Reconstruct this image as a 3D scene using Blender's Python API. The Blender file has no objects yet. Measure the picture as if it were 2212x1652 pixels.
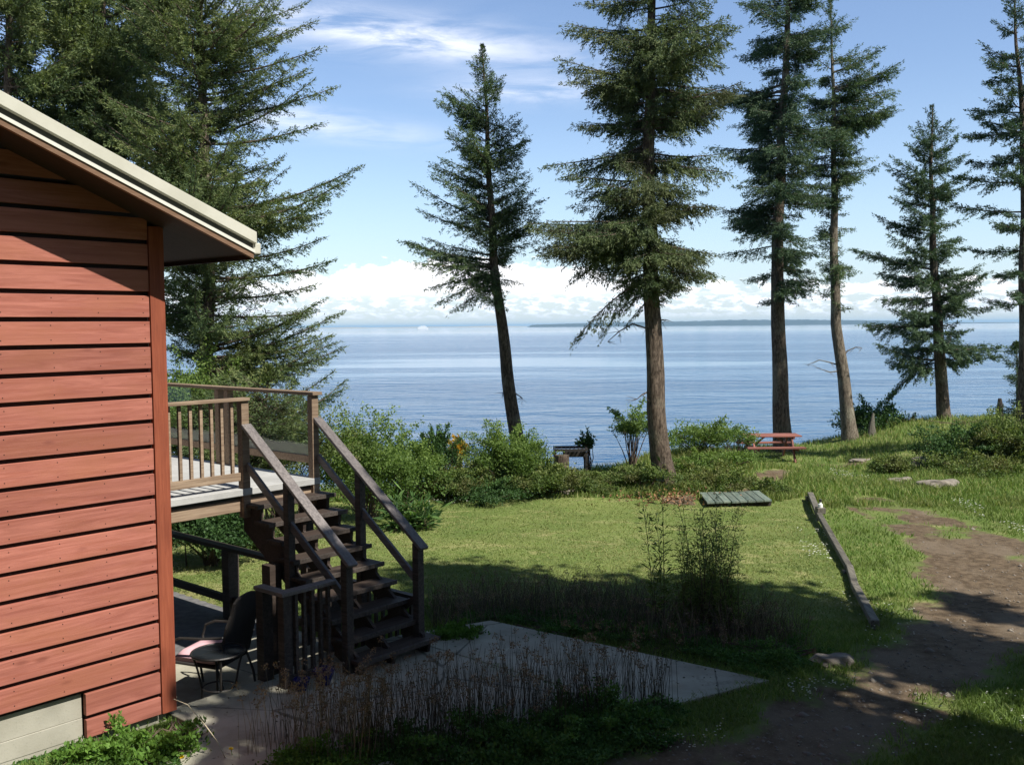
import bpy, math, random
import numpy as np
from mathutils import Vector, Matrix
R = math.radians
rng = np.random.default_rng(7); random.seed(7)
S = bpy.context.scene
COL = S.collection

# ------------------------------------------------------------------ camera, world, sun, exposure
F = 985.0; W0, H0 = 1024, 764
CZ = 3.55
PITCH, ROLL = 3.31, -0.5
cam = bpy.data.cameras.new('camera'); camo = bpy.data.objects.new('camera', cam); COL.objects.link(camo)
cam.sensor_width = 36; cam.lens = 36 * F / W0; cam.clip_start = 0.05; cam.clip_end = 200000
CM = Matrix.Translation((0, 0, CZ)) @ Matrix.Rotation(R(90 - PITCH), 4, 'X') @ Matrix.Rotation(R(ROLL), 4, 'Z')
camo.matrix_world = CM
S.camera = camo
SUN_AZ, SUN_EL = 130.0, 51.3           # azimuth clockwise from +Y (view direction)
to_sun = Vector((math.sin(R(SUN_AZ)) * math.cos(R(SUN_EL)), math.cos(R(SUN_AZ)) * math.cos(R(SUN_EL)), math.sin(R(SUN_EL))))
sl = bpy.data.lights.new('sun', 'SUN'); sl.energy = 5.0; sl.angle = R(0.53); sl.color = (1.0, 0.95, 0.86)
slo = bpy.data.objects.new('sun', sl); COL.objects.link(slo)
slo.rotation_euler = to_sun.to_track_quat('Z', 'Y').to_euler()
S.view_settings.view_transform = 'Standard'; S.view_settings.look = 'None'
S.view_settings.gamma = 1; S.view_settings.exposure = 0.50
S.cycles.max_bounces = 6; S.cycles.diffuse_bounces = 2; S.cycles.glossy_bounces = 3
S.cycles.transmission_bounces = 4; S.cycles.transparent_max_bounces = 8
S.cycles.use_denoising = True

# ---- node helpers
class NT:
    def __init__(s, tree): s.t = tree; s.n = tree.nodes; s.l = tree.links
    def new(s, typ, **kw):
        n = s.n.new(typ)
        for k, v in kw.items(): setattr(n, k, v)
        return n
    def put(s, sock, v):
        if isinstance(v, bpy.types.NodeSocket): s.l.new(v, sock)
        elif v is not None:
            if hasattr(sock.default_value, '__len__') and not hasattr(v, '__len__'): v = [v] * len(sock.default_value)
            if hasattr(v, '__len__') and len(sock.default_value) == 4 and len(v) == 3: v = (*v, 1)
            sock.default_value = v
    def m(s, op, a, b=None, c=None, clamp=False):
        n = s.new('ShaderNodeMath', operation=op, use_clamp=clamp)
        for i, v in enumerate((a, b, c)):
            if v is not None: s.put(n.inputs[i], v)
        return n.outputs[0]
    def mix(s, f, a, b, typ='MIX'):
        n = s.new('ShaderNodeMix', data_type='RGBA', blend_type=typ); n.clamp_factor = True
        s.put(n.inputs[0], f); s.put(n.inputs[6], a); s.put(n.inputs[7], b)
        return n.outputs[2]
    def noise(s, vec, scale, detail=4, rough=.55, dist=0, dims='3D'):
        n = s.new('ShaderNodeTexNoise', noise_dimensions=dims)
        if vec is not None: s.put(n.inputs['Vector'], vec)
        n.inputs['Scale'].default_value = scale; n.inputs['Detail'].default_value = detail
        n.inputs['Roughness'].default_value = rough; n.inputs['Distortion'].default_value = dist
        return n.outputs['Fac']
    def ramp(s, f, stops, interp='LINEAR'):
        n = s.new('ShaderNodeValToRGB'); n.color_ramp.interpolation = interp
        e = n.color_ramp.elements
        while len(e) < len(stops): e.new(.5)
        for i, (p, c) in enumerate(stops):
            e[i].position = p; e[i].color = (*c, 1) if hasattr(c, '__len__') else (c, c, c, 1)
        s.put(n.inputs[0], f); return n.outputs[0]
    def sstep(s, v, a, b):
        n = s.new('ShaderNodeMapRange', interpolation_type='SMOOTHSTEP')
        s.put(n.inputs[0], v); s.put(n.inputs[1], a); s.put(n.inputs[2], b)
        return n.outputs[0]
    def scale(s, vec, sc, rot=(0, 0, 0)):
        n = s.new('ShaderNodeMapping'); s.put(n.inputs[0], vec); n.inputs['Scale'].default_value = sc
        n.inputs['Rotation'].default_value = rot; return n.outputs[0]
    def bump(s, h, strength=.3, dist=.02):
        n = s.new('ShaderNodeBump'); n.inputs['Strength'].default_value = strength
        n.inputs['Distance'].default_value = dist; s.put(n.inputs['Height'], h); return n.outputs[0]

w = bpy.data.worlds.new('World'); S.world = w; w.use_nodes = True
T = NT(w.node_tree); T.n.clear()
sky = T.new('ShaderNodeTexSky', sky_type='NISHITA'); sky.sun_disc = False
sky.sun_elevation = R(SUN_EL); sky.sun_rotation = R(SUN_AZ); sky.altitude = 0; sky.air_density = 1.0; sky.dust_density = 0.6; sky.ozone_density = 2.2
tc = T.new('ShaderNodeTexCoord'); sx = T.new('ShaderNodeSeparateXYZ'); T.l.new(tc.outputs['Generated'], sx.inputs[0])
az = T.m('MULTIPLY', T.m('ARCTAN2', sx.outputs[0], sx.outputs[1]), 57.2958)
el = T.m('MULTIPLY', T.m('ARCSINE', sx.outputs[2]), 57.2958)
cv = T.new('ShaderNodeCombineXYZ'); T.put(cv.inputs[0], az); T.put(cv.inputs[1], el)
def gauss(a0, e0, wa, we, tilt):
    da = T.m('SUBTRACT', az, a0)
    de = T.m('SUBTRACT', T.m('SUBTRACT', el, e0), T.m('MULTIPLY', da, tilt))
    q = T.m('ADD', T.m('POWER', T.m('ABSOLUTE', T.m('DIVIDE', da, wa)), 2.0), T.m('POWER', T.m('ABSOLUTE', T.m('DIVIDE', de, we)), 2.0))
    return T.m('EXPONENT', T.m('MULTIPLY', q, -1.0))
n1 = T.noise(T.scale(cv.outputs[0], (.10, .55, 1), (0, 0, .08)), 1.6, 6, .62, .5)
n2 = T.noise(T.scale(cv.outputs[0], (.55, 1.1, 1)), 1.3, 8, .62, .2)
n3 = T.noise(T.scale(cv.outputs[0], (.35, .9, 1)), 1.1, 6, .55)
cir = T.m('ADD', T.m('MULTIPLY', gauss(-6.5, 16.0, 8.0, 1.0, -.10), 1.35), T.m('MULTIPLY', gauss(-12, 11.4, 6.5, .7, -.10), .9))
cir = T.m('ADD', cir, T.m('MULTIPLY', gauss(1, 13.2, 4.5, .7, 0), .8))
cir = T.m('ADD', cir, T.m('MULTIPLY', gauss(2, 19.8, 6, .6, 0), .8))
cir = T.m('ADD', cir, T.m('MULTIPLY', gauss(-50, 22, 30, 6, 0), .6))
cirf = T.m('MULTIPLY', cir, T.sstep(n1, .30, .68), clamp=True)
cirf = T.m('MULTIPLY', cirf, .80)
# cumulus bank standing on the horizon, tallest left of centre
top = T.m('ADD', 1.7, T.m('MULTIPLY', T.m('ADD', gauss(-3.5, 0, 10.5, 50, 0), T.m('MULTIPLY', gauss(22, 0, 12, 50, 0), .25)), 2.3))
top = T.m('ADD', top, T.m('MULTIPLY', T.m('SUBTRACT', n2, .5), 3.0))
cum = T.m('MULTIPLY', T.sstep(T.m('SUBTRACT', top, el), -.05, .28), T.sstep(el, -.5, .2))
puff = T.noise(T.scale(cv.outputs[0], (.9, 2.6, 1)), 1.25, 7, .62, .3)
low = T.sstep(el, 2.3, 1.4)
dens = T.m('MULTIPLY', cum, T.m('SUBTRACT', 1.0, T.m('MULTIPLY', low, T.m('SUBTRACT', 1.0, T.m('MULTIPLY', T.sstep(puff, .44, .58), T.sstep(el, .25, .9))))))
haze_f = T.m('MULTIPLY', T.sstep(el, 14, 0), .42)
nz = T.mix(T.m('MULTIPLY', T.sstep(el, 0, 60), .0), sky.outputs[0], (0, 0, 0))
skyc = T.mix(1.0, nz, (1.62, 1.62, 1.72), 'MULTIPLY')
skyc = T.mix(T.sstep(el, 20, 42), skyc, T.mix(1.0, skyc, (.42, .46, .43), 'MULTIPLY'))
skyc = T.mix(haze_f, skyc, (6.6, 9.2, 11.8))
ccol = T.mix(T.m('ADD', T.m('MULTIPLY', T.sstep(el, .6, 2.4), .75), T.m('MULTIPLY', T.sstep(puff, .45, .65), .35), clamp=True), (9.0, 10.2, 12.4), (15.5, 15.5, 15.6))
skyc = T.mix(dens, skyc, ccol)
skyc = T.mix(cirf, skyc, (11.6, 12.0, 13.2))
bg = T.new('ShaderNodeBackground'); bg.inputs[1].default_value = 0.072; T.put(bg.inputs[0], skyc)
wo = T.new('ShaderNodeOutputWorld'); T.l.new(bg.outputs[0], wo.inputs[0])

# ------------------------------------------------------------------ projection helpers (k = 2212-px wide view of the photo)
K = W0 / 2212.0
def ray(px, py):
    v = Vector(((px * K - W0 / 2) / F, -(py * K - H0 / 2) / F, -1.0))
    return (CM.to_3x3() @ v)
def at(px, py, Y):
    r = ray(px, py); t = Y / r.y
    return Vector((0, 0, CZ)) + r * t
TH = R(41.1)
UX, UY = math.sin(TH), math.cos(TH); NX, NY = math.cos(TH), -math.sin(TH)
def Wp(u, n, z): return (UX * u + NX * n, UY * u + NY * n, z)

def sst(x, a, b):
    t = np.clip((x - a) / (b - a), 0, 1); return t * t * (3 - 2 * t)
_ns = [(rng.uniform(0, 6.28, 2), rng.uniform(0, 6.28)) for _ in range(24)]
def nz2(x, y, s):
    o = 0
    for i in range(6):
        a = _ns[i][1] + i; f = s * (1 + .45 * i)
        o = o + np.sin((x * math.cos(a) + y * math.sin(a)) * f + _ns[i][0][0]) * np.cos((y * math.cos(a) - x * math.sin(a)) * f * .8 + _ns[i][0][1]) / (1 + .3 * i)
    return o / 3.2
def coast(x):
    x = np.asarray(x, float)
    return 24.6 + 9.5 * sst(x, 2.2, 7.5) + 1.2 * sst(x, 12, 18) + .5 * np.sin(x * .7) - 3.0 * sst(-x, 0, 9)
def gz(x, y):
    x = np.asarray(x, float); y = np.asarray(y, float)
    z = -.25 * sst(y, 9.8, 13.0) - .10 * sst(y, 14, 22) - .22 * sst(y, 22, 29)
    z = z + .62 * np.exp(-((x - 4.3) / 2.4) ** 2 - ((y - 25.2) / 2.3) ** 2)
    z = z + .25 * np.exp(-((x - 0) / 3.5) ** 2 - ((y - 23.5) / 1.6) ** 2)
    z = z + .75 * sst(x, 9.5, 14) * sst(y, 22, 30) + .25 * sst(x, 10, 22) * sst(y, 12, 22)
    z = z + .03 * nz2(x, y, .9) + .012 * nz2(x, y, 3.1)
    u = UX * x + UY * y; n = NX * x + NY * y
    pit = sst(u, 4.2, 4.7) * (1 - sst(u, 7.25, 7.55)) * sst(-n, 8.25, 8.6) * (1 - sst(-n, 14.2, 14.8))
    flat = sst(u, 3.2, 4.2) * (1 - sst(u, 8.8, 9.6)) * sst(-n, 4.0, 5.5) * (1 - sst(-n, 8.3, 9))
    z = z * (1 - pit) + (-.55) * pit
    z = z * (1 - .7 * flat) - .03 * flat
    # under the concrete path
    cy = coast(x)
    z = z - 12.5 * sst(y, cy, cy + 4.5) - .4 * sst(y, cy - 1.2, cy + .3)
    return z
def G(px, py, dz=0):
    r = ray(px, py); t = 5.0; o = Vector((0, 0, CZ))
    for i in range(4000):
        p = o + r * t
        if p.z <= float(gz(p.x, p.y)) + dz: break
        t += .02
    return p

# ------------------------------------------------------------------ mesh helpers
def link(name, me, mat=None, parent=None):
    o = bpy.data.objects.new(name, me); COL.objects.link(o)
    if mat is not None: me.materials.append(mat)
    if parent is not None: o.parent = parent; o.matrix_parent_inverse = parent.matrix_world.inverted() if False else Matrix.Translation(-parent.location)
    return o
def tag(o, label, cat, group=None, kind=None):
    if label: o['label'] = label
    if cat: o['category'] = cat
    if group: o['group'] = group
    if kind: o['kind'] = kind
    return o
def thing(name, label, cat, loc=(0, 0, 0), group=None):
    o = bpy.data.objects.new(name, None); COL.objects.link(o); o.location = loc
    return tag(o, label, cat, group)
def fast(name, V, Fc, k, mat, parent=None, tint=None, smooth=False):
    V = np.ascontiguousarray(V, dtype=np.float32).reshape(-1, 3); Fc = np.asarray(Fc, np.int32).reshape(-1, k)
    me = bpy.data.meshes.new(name)
    me.vertices.add(len(V)); me.vertices.foreach_set('co', V.ravel())
    me.loops.add(Fc.size); me.loops.foreach_set('vertex_index', Fc.ravel())
    me.polygons.add(len(Fc)); me.polygons.foreach_set('loop_start', np.arange(len(Fc), dtype=np.int32) * k)
    me.update(calc_edges=True)
    if tint is not None:
        a = me.attributes.new('tint', 'FLOAT', 'POINT'); a.data.foreach_set('value', np.asarray(tint, np.float32))
    if smooth: me.polygons.foreach_set('use_smooth', np.ones(len(Fc), bool))
    return link(name, me, mat, parent)
class MB:
    def __init__(s): s.v = []; s.f = []; s.t = []
    def add(s, vs, fs, t=0.5):
        b = len(s.v); s.v += [tuple(v) for v in vs]; s.f += [tuple(b + i for i in f) for f in fs]; s.t += [t] * len(vs)
    def hexa(s, a, t=None):   # 8 corners: bottom 4 ccw, top 4 ccw
        s.add(a, [(3, 2, 1, 0), (4, 5, 6, 7), (0, 1, 5, 4), (1, 2, 6, 5), (2, 3, 7, 6), (3, 0, 4, 7)], random.random() if t is None else t)
    def ubox(s, u0, u1, n0, n1, z0, z1, t=None):
        s.hexa([Wp(u0, n0, z0), Wp(u0, n1, z0), Wp(u1, n1, z0), Wp(u1, n0, z0), Wp(u0, n0, z1), Wp(u0, n1, z1), Wp(u1, n1, z1), Wp(u1, n0, z1)], t)
    def box(s, c, sz, rz=0, t=None):
        cx, cy, cz = c; a, b, h = [q / 2 for q in sz]; co, si = math.cos(rz), math.sin(rz)
        P = [(cx + co * x - si * y, cy + si * x + co * y, cz + z) for z in (-h, h) for x, y in ((-a, -b), (a, -b), (a, b), (-a, b))]
        s.hexa(P, t)
    def bar(s, p, q, wd, th, side=None, t=None):  # plank from p to q; width along 'side', thickness across
        p, q = Vector(p), Vector(q); d = (q - p).normalized()
        sd = Vector(side) if side else d.cross(Vector((0, 0, 1)))
        if sd.length < 1e-4: sd = Vector((1, 0, 0))
        sd = (sd - d * sd.dot(d)).normalized(); up = sd.cross(d).normalized()
        A = sd * wd / 2; B = up * th / 2
        s.hexa([p - A - B, p + A - B, q + A - B, q - A - B, p - A + B, p + A + B, q + A + B, q - A + B], t)
    def tube(s, pts, rad, n=8, cap=True, t=.5, wob=0):
        pts = [Vector(p) for p in pts]; b = len(s.v); m = len(pts)
        if not hasattr(rad, '__len__'): rad = [rad] * m
        for i, p in enumerate(pts):
            d = (pts[min(i + 1, m - 1)] - pts[max(i - 1, 0)]).normalized()
            a = d.cross(Vector((0, 0, 1)) if abs(d.z) < .9 else Vector((0, 1, 0))).normalized(); c = d.cross(a)
            for j in range(n):
                an = 2 * math.pi * j / n; r = rad[i] * (1 + wob * math.sin(3 * an + i * .7) + wob * random.uniform(-.5, .5))
                s.v.append(tuple(p + (a * math.cos(an) + c * math.sin(an)) * r)); s.t.append(t)
        for i in range(m - 1):
            for j in range(n):
                k = (j + 1) % n; s.f.append((b + i * n + j, b + i * n + k, b + (i + 1) * n + k, b + (i + 1) * n + j))
        if cap:
            s.f.append(tuple(b + j for j in range(n))[::-1]); s.f.append(tuple(b + (m - 1) * n + j for j in range(n)))
    def ring(s, c, r, rr, n=24, k=6, axis='z'):
        P = [Vector(c) + Vector((r * math.cos(2 * math.pi * i / n), r * math.sin(2 * math.pi * i / n), 0)) for i in range(n + 1)]
        s.tube(P, rr, k, False)
    def build(s, name, mat, parent=None, smooth=False, bevel=0):
        me = bpy.data.meshes.new(name); me.from_pydata(s.v, [], s.f); me.update()
        a = me.attributes.new('tint', 'FLOAT', 'POINT'); a.data.foreach_set('value', np.array(s.t, np.float32))
        if smooth: me.polygons.foreach_set('use_smooth', np.ones(len(me.polygons), bool))
        o = link(name, me, mat, parent)
        if bevel:
            b = o.modifiers.new('b', 'BEVEL'); b.width = bevel; b.segments = 2; b.limit_method = 'ANGLE'
        return o

# ------------------------------------------------------------------ materials
def mat(name, fn):
    m = bpy.data.materials.new(name); m.use_nodes = True; t = NT(m.node_tree); t.n.clear()
    p = t.new('ShaderNodeBsdfPrincipled'); o = t.new('ShaderNodeOutputMaterial'); t.l.new(p.outputs[0], o.inputs[0])
    fn(t, p, o); return m
def attr(t, name='tint'):
    a = t.new('ShaderNodeAttribute', attribute_name=name); return a.outputs['Fac']
def pos(t): return t.new('ShaderNodeNewGeometry').outputs['Position']
def uframe(t):   # position rotated into the house axes: x = along the wall
    return t.scale(pos(t), (1, 1, 1), (0, 0, -(math.pi / 2 - TH)))
def wood(name, c1, c2, rough=.75, grain=(.6, 14, 14), frame=True, vert=False, bstr=.25, spec=.3):
    def fn(t, p, o):
        v = uframe(t) if frame else pos(t)
        g = t.noise(t.scale(v, grain if not vert else (14, 14, .8)), 3.0, 6, .65, .6)
        big = t.noise(v, 1.3, 3)
        c = t.mix(t.sstep(g, .3, .72), c1, c2)
        c = t.mix(t.m('MULTIPLY', t.sstep(big, .35, .7), .35), c, tuple(x * .6 for x in c1))
        k = t.m('ADD', .78, t.m('MULTIPLY', attr(t), .42))
        c = t.mix(1.0, c, t.comb(k) if False else k, 'MULTIPLY')
        t.put(p.inputs['Base Color'], c); p.inputs['Roughness'].default_value = rough
        p.inputs['Specular IOR Level'].default_value = spec
        t.put(p.inputs['Normal'], t.bump(g, bstr, .01))
    return mat(name, fn)
M = {}
def siding(t, p, o):
    v = uframe(t)
    g = t.noise(t.scale(v, (.45, 6, 7)), 2.4, 8, .68, 1.0)
    fine = t.noise(t.scale(v, (3, 40, 60)), 3.0, 4, .6)
    blot = t.noise(t.scale(v, (.8, 1, 2.2)), 1.5, 5, .6)
    knot = t.new('ShaderNodeTexVoronoi'); T_ = t.scale(v, (1.5, 3, 4.6)); t.put(knot.inputs['Vector'], T_); knot.inputs['Scale'].default_value = 1.0
    c = t.mix(t.sstep(g, .28, .75), (.27, .090, .066), (.44, .168, .125))
    c = t.mix(t.m('MULTIPLY', t.sstep(t.noise(t.scale(v, (.35, 2, 9)), 2.2, 8, .75, 1.5), .5, .62), .45), c, (.26, .075, .045))
    c = t.mix(t.m('MULTIPLY', t.sstep(blot, .42, .68), .6), c, (.32, .12, .070))
    c = t.mix(t.m('MULTIPLY', t.sstep(knot.outputs['Distance'], .13, .03), .6), c, (.17, .05, .035))
    c = t.mix(t.m('MULTIPLY', t.sstep(fine, .62, .8), .3), c, (.30, .09, .06))
    c = t.mix(1.0, c, t.m('ADD', .86, t.m('MULTIPLY', attr(t), .26)), 'MULTIPLY')
    t.put(p.inputs['Base Color'], c); p.inputs['Roughness'].default_value = .7; p.inputs['Specular IOR Level'].default_value = .25
    t.put(p.inputs['Normal'], t.bump(t.m('ADD', g, t.m('MULTIPLY', fine, .4)), .25, .008))
M['siding'] = mat('red_stained_siding', siding)
M['cornerb'] = wood('red_corner_board', (.22, .055, .028), (.32, .09, .045), vert=True)
M['groove'] = wood('dark_groove', (.018, .009, .008), (.03, .014, .012))
M['deckwood'] = wood('weathered_deck_wood', (.20, .135, .09), (.40, .30, .21), .8)
M['stairwood'] = wood('dark_stair_wood', (.042, .034, .029), (.105, .085, .073), .62, grain=(12, .6, 12))
M['tread'] = wood('tread_wood', (.040, .028, .022), (.085, .062, .05), .7)
M['handrail'] = wood('handrail_wood', (.10, .088, .085), (.22, .195, .185), .5, grain=(14, .8, 14), spec=.5)
M['brownfascia'] = wood('brown_fascia', (.20, .115, .07), (.28, .17, .11))
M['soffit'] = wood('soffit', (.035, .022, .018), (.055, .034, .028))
M['table'] = wood('picnic_red', (.21, .080, .06), (.32, .135, .105), frame=False, grain=(.6, 10, 10))
M['greenboard'] = wood('green_boards', (.085, .125, .105), (.23, .26, .21), frame=False, grain=(10, .8, 5))
M['greywood'] = wood('grey_timber', (.08, .072, .058), (.19, .175, .14), frame=False, grain=(8, 1, 8))
M['darkwood'] = wood('dark_wood', (.03, .026, .022), (.08, .065, .055), frame=False, grain=(6, 6, 3))
M['stake'] = wood('pale_stake', (.5, .42, .3), (.65, .56, .4), frame=False)
def metal_cream(t, p, o):
    c = t.mix(t.sstep(t.noise(uframe(t), 3, 5), .3, .7), (.50, .49, .41), (.58, .57, .49))
    t.put(p.inputs['Base Color'], c); p.inputs['Roughness'].default_value = .5
M['cream'] = mat('cream_metal', metal_cream)
def plain(name, c, rough=.6, metal=0, var=.15, sc=8, spec=.5):
    def fn(t, p, o):
        n = t.noise(pos(t), sc, 5)
        t.put(p.inputs['Base Color'], t.mix(n, tuple(x * (1 - var) for x in c), tuple(min(1, x * (1 + var)) for x in c)))
        p.inputs['Roughness'].default_value = rough; p.inputs['Metallic'].default_value = metal; p.inputs['Specular IOR Level'].default_value = spec
    return mat(name, fn)
M['drip'] = plain('light_drip_edge', (.68, .67, .60), .45)
M['darkgap'] = plain('dark_gap', (.05, .055, .05), .8)
M['iron'] = plain('dark_iron', (.03, .027, .025), .5)
M['wicker'] = plain('dark_mesh', (.028, .024, .022), .8)
M['cushion'] = plain('pink_cushion', (.68, .42, .46), .9)
M['bluepot'] = plain('blue_pot', (.008, .01, .10), .25)
M['white'] = plain('white_paint', (.8, .8, .78), .5)
M['rustmetal'] = plain('orange_leaves_dead', (.5, .16, .05), .9)
def concrete(name, a, b, sc=2.0):
    def fn(t, p, o):
        v = pos(t); n = t.noise(v, sc, 8, .6); f = t.noise(v, 60, 3); s2 = t.noise(v, .7, 3)
        c = t.mix(t.sstep(n, .3, .7), a, b); c = t.mix(t.m('MULTIPLY', t.sstep(s2, .45, .7), .35), c, tuple(x * .62 for x in a))
        c = t.mix(t.m('MULTIPLY', t.sstep(f, .6, .75), .35), c, tuple(x * .5 for x in a))
        vo = t.new('ShaderNodeTexVoronoi', feature='DISTANCE_TO_EDGE'); t.put(vo.inputs['Vector'], t.scale(v, (.42, .42, .42))); vo.inputs['Scale'].default_value = 1
        wv = t.m('ADD', vo.outputs['Distance'], t.m('MULTIPLY', t.m('SUBTRACT', t.noise(v, 5, 5), .5), .02))
        if name == 'concrete_slab': c = t.mix(t.m('MULTIPLY', t.sstep(wv, .006, .001), .75), c, (.05, .045, .035)); c = t.mix(t.m('MULTIPLY', t.sstep(t.noise(v, 3.3, 7, .7), .55, .68), .5), c, (.11, .10, .07))
        t.put(p.inputs['Base Color'], c); p.inputs['Roughness'].default_value = .9
        t.put(p.inputs['Normal'], t.bump(t.m('ADD', n, f), .25, .006))
    return mat(name, fn)
M['concrete'] = concrete('concrete_slab', (.27, .255, .195), (.42, .40, .32))
M['foundation'] = concrete('foundation_concrete', (.30, .285, .23), (.44, .42, .35), 1.6)
M['deckfloor'] = concrete('deck_coating', (.37, .37, .36), (.45, .45, .44), 5)
M['gravel'] = concrete('patio_gravel', (.10, .10, .105), (.17, .165, .165), 9)
M['rock'] = concrete('rock', (.15, .13, .11), (.28, .245, .20), 5)
def glass(t, p, o):
    n = t.noise(pos(t), 1.2, 3); sp = t.new('ShaderNodeSeparateXYZ'); t.l.new(pos(t), sp.inputs[0])
    d = t.sstep(t.m('ADD', sp.outputs[2], t.m('MULTIPLY', n, .14)), 2.24, 2.20)
    gl = t.new('ShaderNodeBsdfGlossy'); gl.inputs['Roughness'].default_value = .02
    tr = t.new('ShaderNodeBsdfTransparent'); tr.inputs[0].default_value = (.93, .96, .94, 1)
    df = t.new('ShaderNodeBsdfDiffuse'); df.inputs[0].default_value = (.42, .43, .38, 1)
    m1 = t.new('ShaderNodeMixShader'); m1.inputs[0].default_value = .05; t.l.new(tr.outputs[0], m1.inputs[1]); t.l.new(gl.outputs[0], m1.inputs[2])
    m2 = t.new('ShaderNodeMixShader'); t.put(m2.inputs[0], t.m('ADD', .015, t.m('MULTIPLY', d, .42))); t.l.new(m1.outputs[0], m2.inputs[1]); t.l.new(df.outputs[0], m2.inputs[2])
    t.l.new(m2.outputs[0], o.inputs[0])
M['glass'] = mat('rail_glass', glass)
def tglass(t, p, o):
    p.inputs['Base Color'].default_value = (.02, .025, .03, 1); p.inputs['Roughness'].default_value = .03
M['tableglass'] = mat('table_glass', tglass)
def bark(name, a, b, lich=.3):
    def fn(t, p, o):
        v = pos(t); g = t.noise(t.scale(v, (9, 9, 2.2)), 2.4, 7, .7, .8); l = t.noise(v, 1.6, 5); pl = t.noise(t.scale(v, (30, 30, 9)), 1.5, 4)
        c = t.mix(t.sstep(g, .36, .64), a, b)
        c = t.mix(t.m('MULTIPLY', t.sstep(l, .5, .66), lich), c, (.30, .29, .22))
        c = t.mix(t.m('MULTIPLY', t.sstep(pl, .5, .62), .45), c, tuple(x * .4 for x in a))
        t.put(p.inputs['Base Color'], c); p.inputs['Roughness'].default_value = .95; p.inputs['Specular IOR Level'].default_value = .1
        t.put(p.inputs['Normal'], t.bump(g, .9, .05))
    return mat(name, fn)
M['bark'] = bark('fir_bark', (.055, .042, .033), (.20, .155, .12))
M['barklight'] = bark('pale_fir_bark', (.085, .07, .055), (.27, .23, .18), .6)
M['stem'] = plain('brown_stem', (.10, .07, .05), .9)
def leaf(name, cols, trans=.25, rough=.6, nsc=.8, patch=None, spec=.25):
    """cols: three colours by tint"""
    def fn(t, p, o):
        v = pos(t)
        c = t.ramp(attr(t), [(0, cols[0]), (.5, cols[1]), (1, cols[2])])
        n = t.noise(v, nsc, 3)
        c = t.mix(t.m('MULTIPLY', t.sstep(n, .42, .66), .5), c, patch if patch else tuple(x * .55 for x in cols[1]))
        t.put(p.inputs['Base Color'], c); p.inputs['Roughness'].default_value = rough; p.inputs['Specular IOR Level'].default_value = spec
        tl = t.new('ShaderNodeBsdfTranslucent'); t.put(tl.inputs[0], t.mix(1.0, c, (1.1, 1.15, .6), 'MULTIPLY'))
        mx = t.new('ShaderNodeMixShader'); mx.inputs[0].default_value = trans
        t.l.new(p.outputs[0], mx.inputs[1]); t.l.new(tl.outputs[0], mx.inputs[2]); t.l.new(mx.outputs[0], o.inputs[0])
    return mat(name, fn)
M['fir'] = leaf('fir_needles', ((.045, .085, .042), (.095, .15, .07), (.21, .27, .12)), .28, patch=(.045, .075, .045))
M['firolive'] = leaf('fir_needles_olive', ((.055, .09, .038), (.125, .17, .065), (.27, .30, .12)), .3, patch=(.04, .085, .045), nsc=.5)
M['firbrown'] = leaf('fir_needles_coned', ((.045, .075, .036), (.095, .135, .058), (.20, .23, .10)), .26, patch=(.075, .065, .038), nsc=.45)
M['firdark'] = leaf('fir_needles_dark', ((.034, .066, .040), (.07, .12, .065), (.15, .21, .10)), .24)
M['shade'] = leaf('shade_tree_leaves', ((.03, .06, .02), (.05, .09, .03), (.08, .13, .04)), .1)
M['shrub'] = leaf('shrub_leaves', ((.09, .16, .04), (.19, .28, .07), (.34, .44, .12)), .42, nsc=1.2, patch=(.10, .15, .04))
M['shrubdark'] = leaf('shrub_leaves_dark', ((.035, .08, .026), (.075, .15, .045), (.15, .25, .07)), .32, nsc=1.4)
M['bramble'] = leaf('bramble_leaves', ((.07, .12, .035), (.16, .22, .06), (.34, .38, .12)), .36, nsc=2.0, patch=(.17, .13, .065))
M['broom'] = leaf('broom_flowers', ((.45, .28, .03), (.65, .42, .05), (.5, .2, .05)), .3)
M['cover'] = leaf('ground_cover_leaves', ((.045, .11, .03), (.10, .21, .05), (.21, .36, .09)), .35, nsc=1.5)
M['bright'] = leaf('bright_leaves', ((.08, .17, .03), (.14, .27, .045), (.23, .38, .08)), .35, nsc=2)
M['lawn'] = leaf('lawn_blades', ((.12, .165, .045), (.21, .26, .075), (.42, .41, .18)), .32, nsc=.7, patch=(.33, .31, .14))
M['rough'] = leaf('rough_grass', ((.09, .16, .035), (.18, .28, .06), (.42, .40, .18)), .35, nsc=.6, patch=(.17, .18, .06))
M['lush'] = leaf('lush_grass', ((.08, .16, .03), (.14, .26, .045), (.27, .38, .10)), .35, nsc=.8)
M['dry'] = leaf('dry_stalks', ((.065, .058, .038), (.12, .105, .07), (.33, .27, .18)), .15, nsc=1.5, patch=(.08, .07, .04))
M['seed'] = leaf('seed_heads', ((.13, .095, .06), (.25, .18, .115), (.42, .31, .21)), .2)
M['daisy'] = leaf('daisy_petals', ((.75, .75, .7), (.8, .8, .78), (.85, .85, .8)), .2, patch=(.8, .8, .75))
M['yellow'] = leaf('dandelion_petals', ((.75, .5, .02), (.85, .6, .02), (.9, .65, .03)), .2, patch=(.8, .55, .02))
M['deadleaf'] = leaf('orange_dead_leaves', ((.10, .05, .03), (.22, .11, .06), (.42, .22, .11)), .2, patch=(.2, .1, .06))
M['reed'] = leaf('bamboo_leaves', ((.08, .14, .035), (.16, .23, .06), (.28, .35, .10)), .25, nsc=2)
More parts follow.
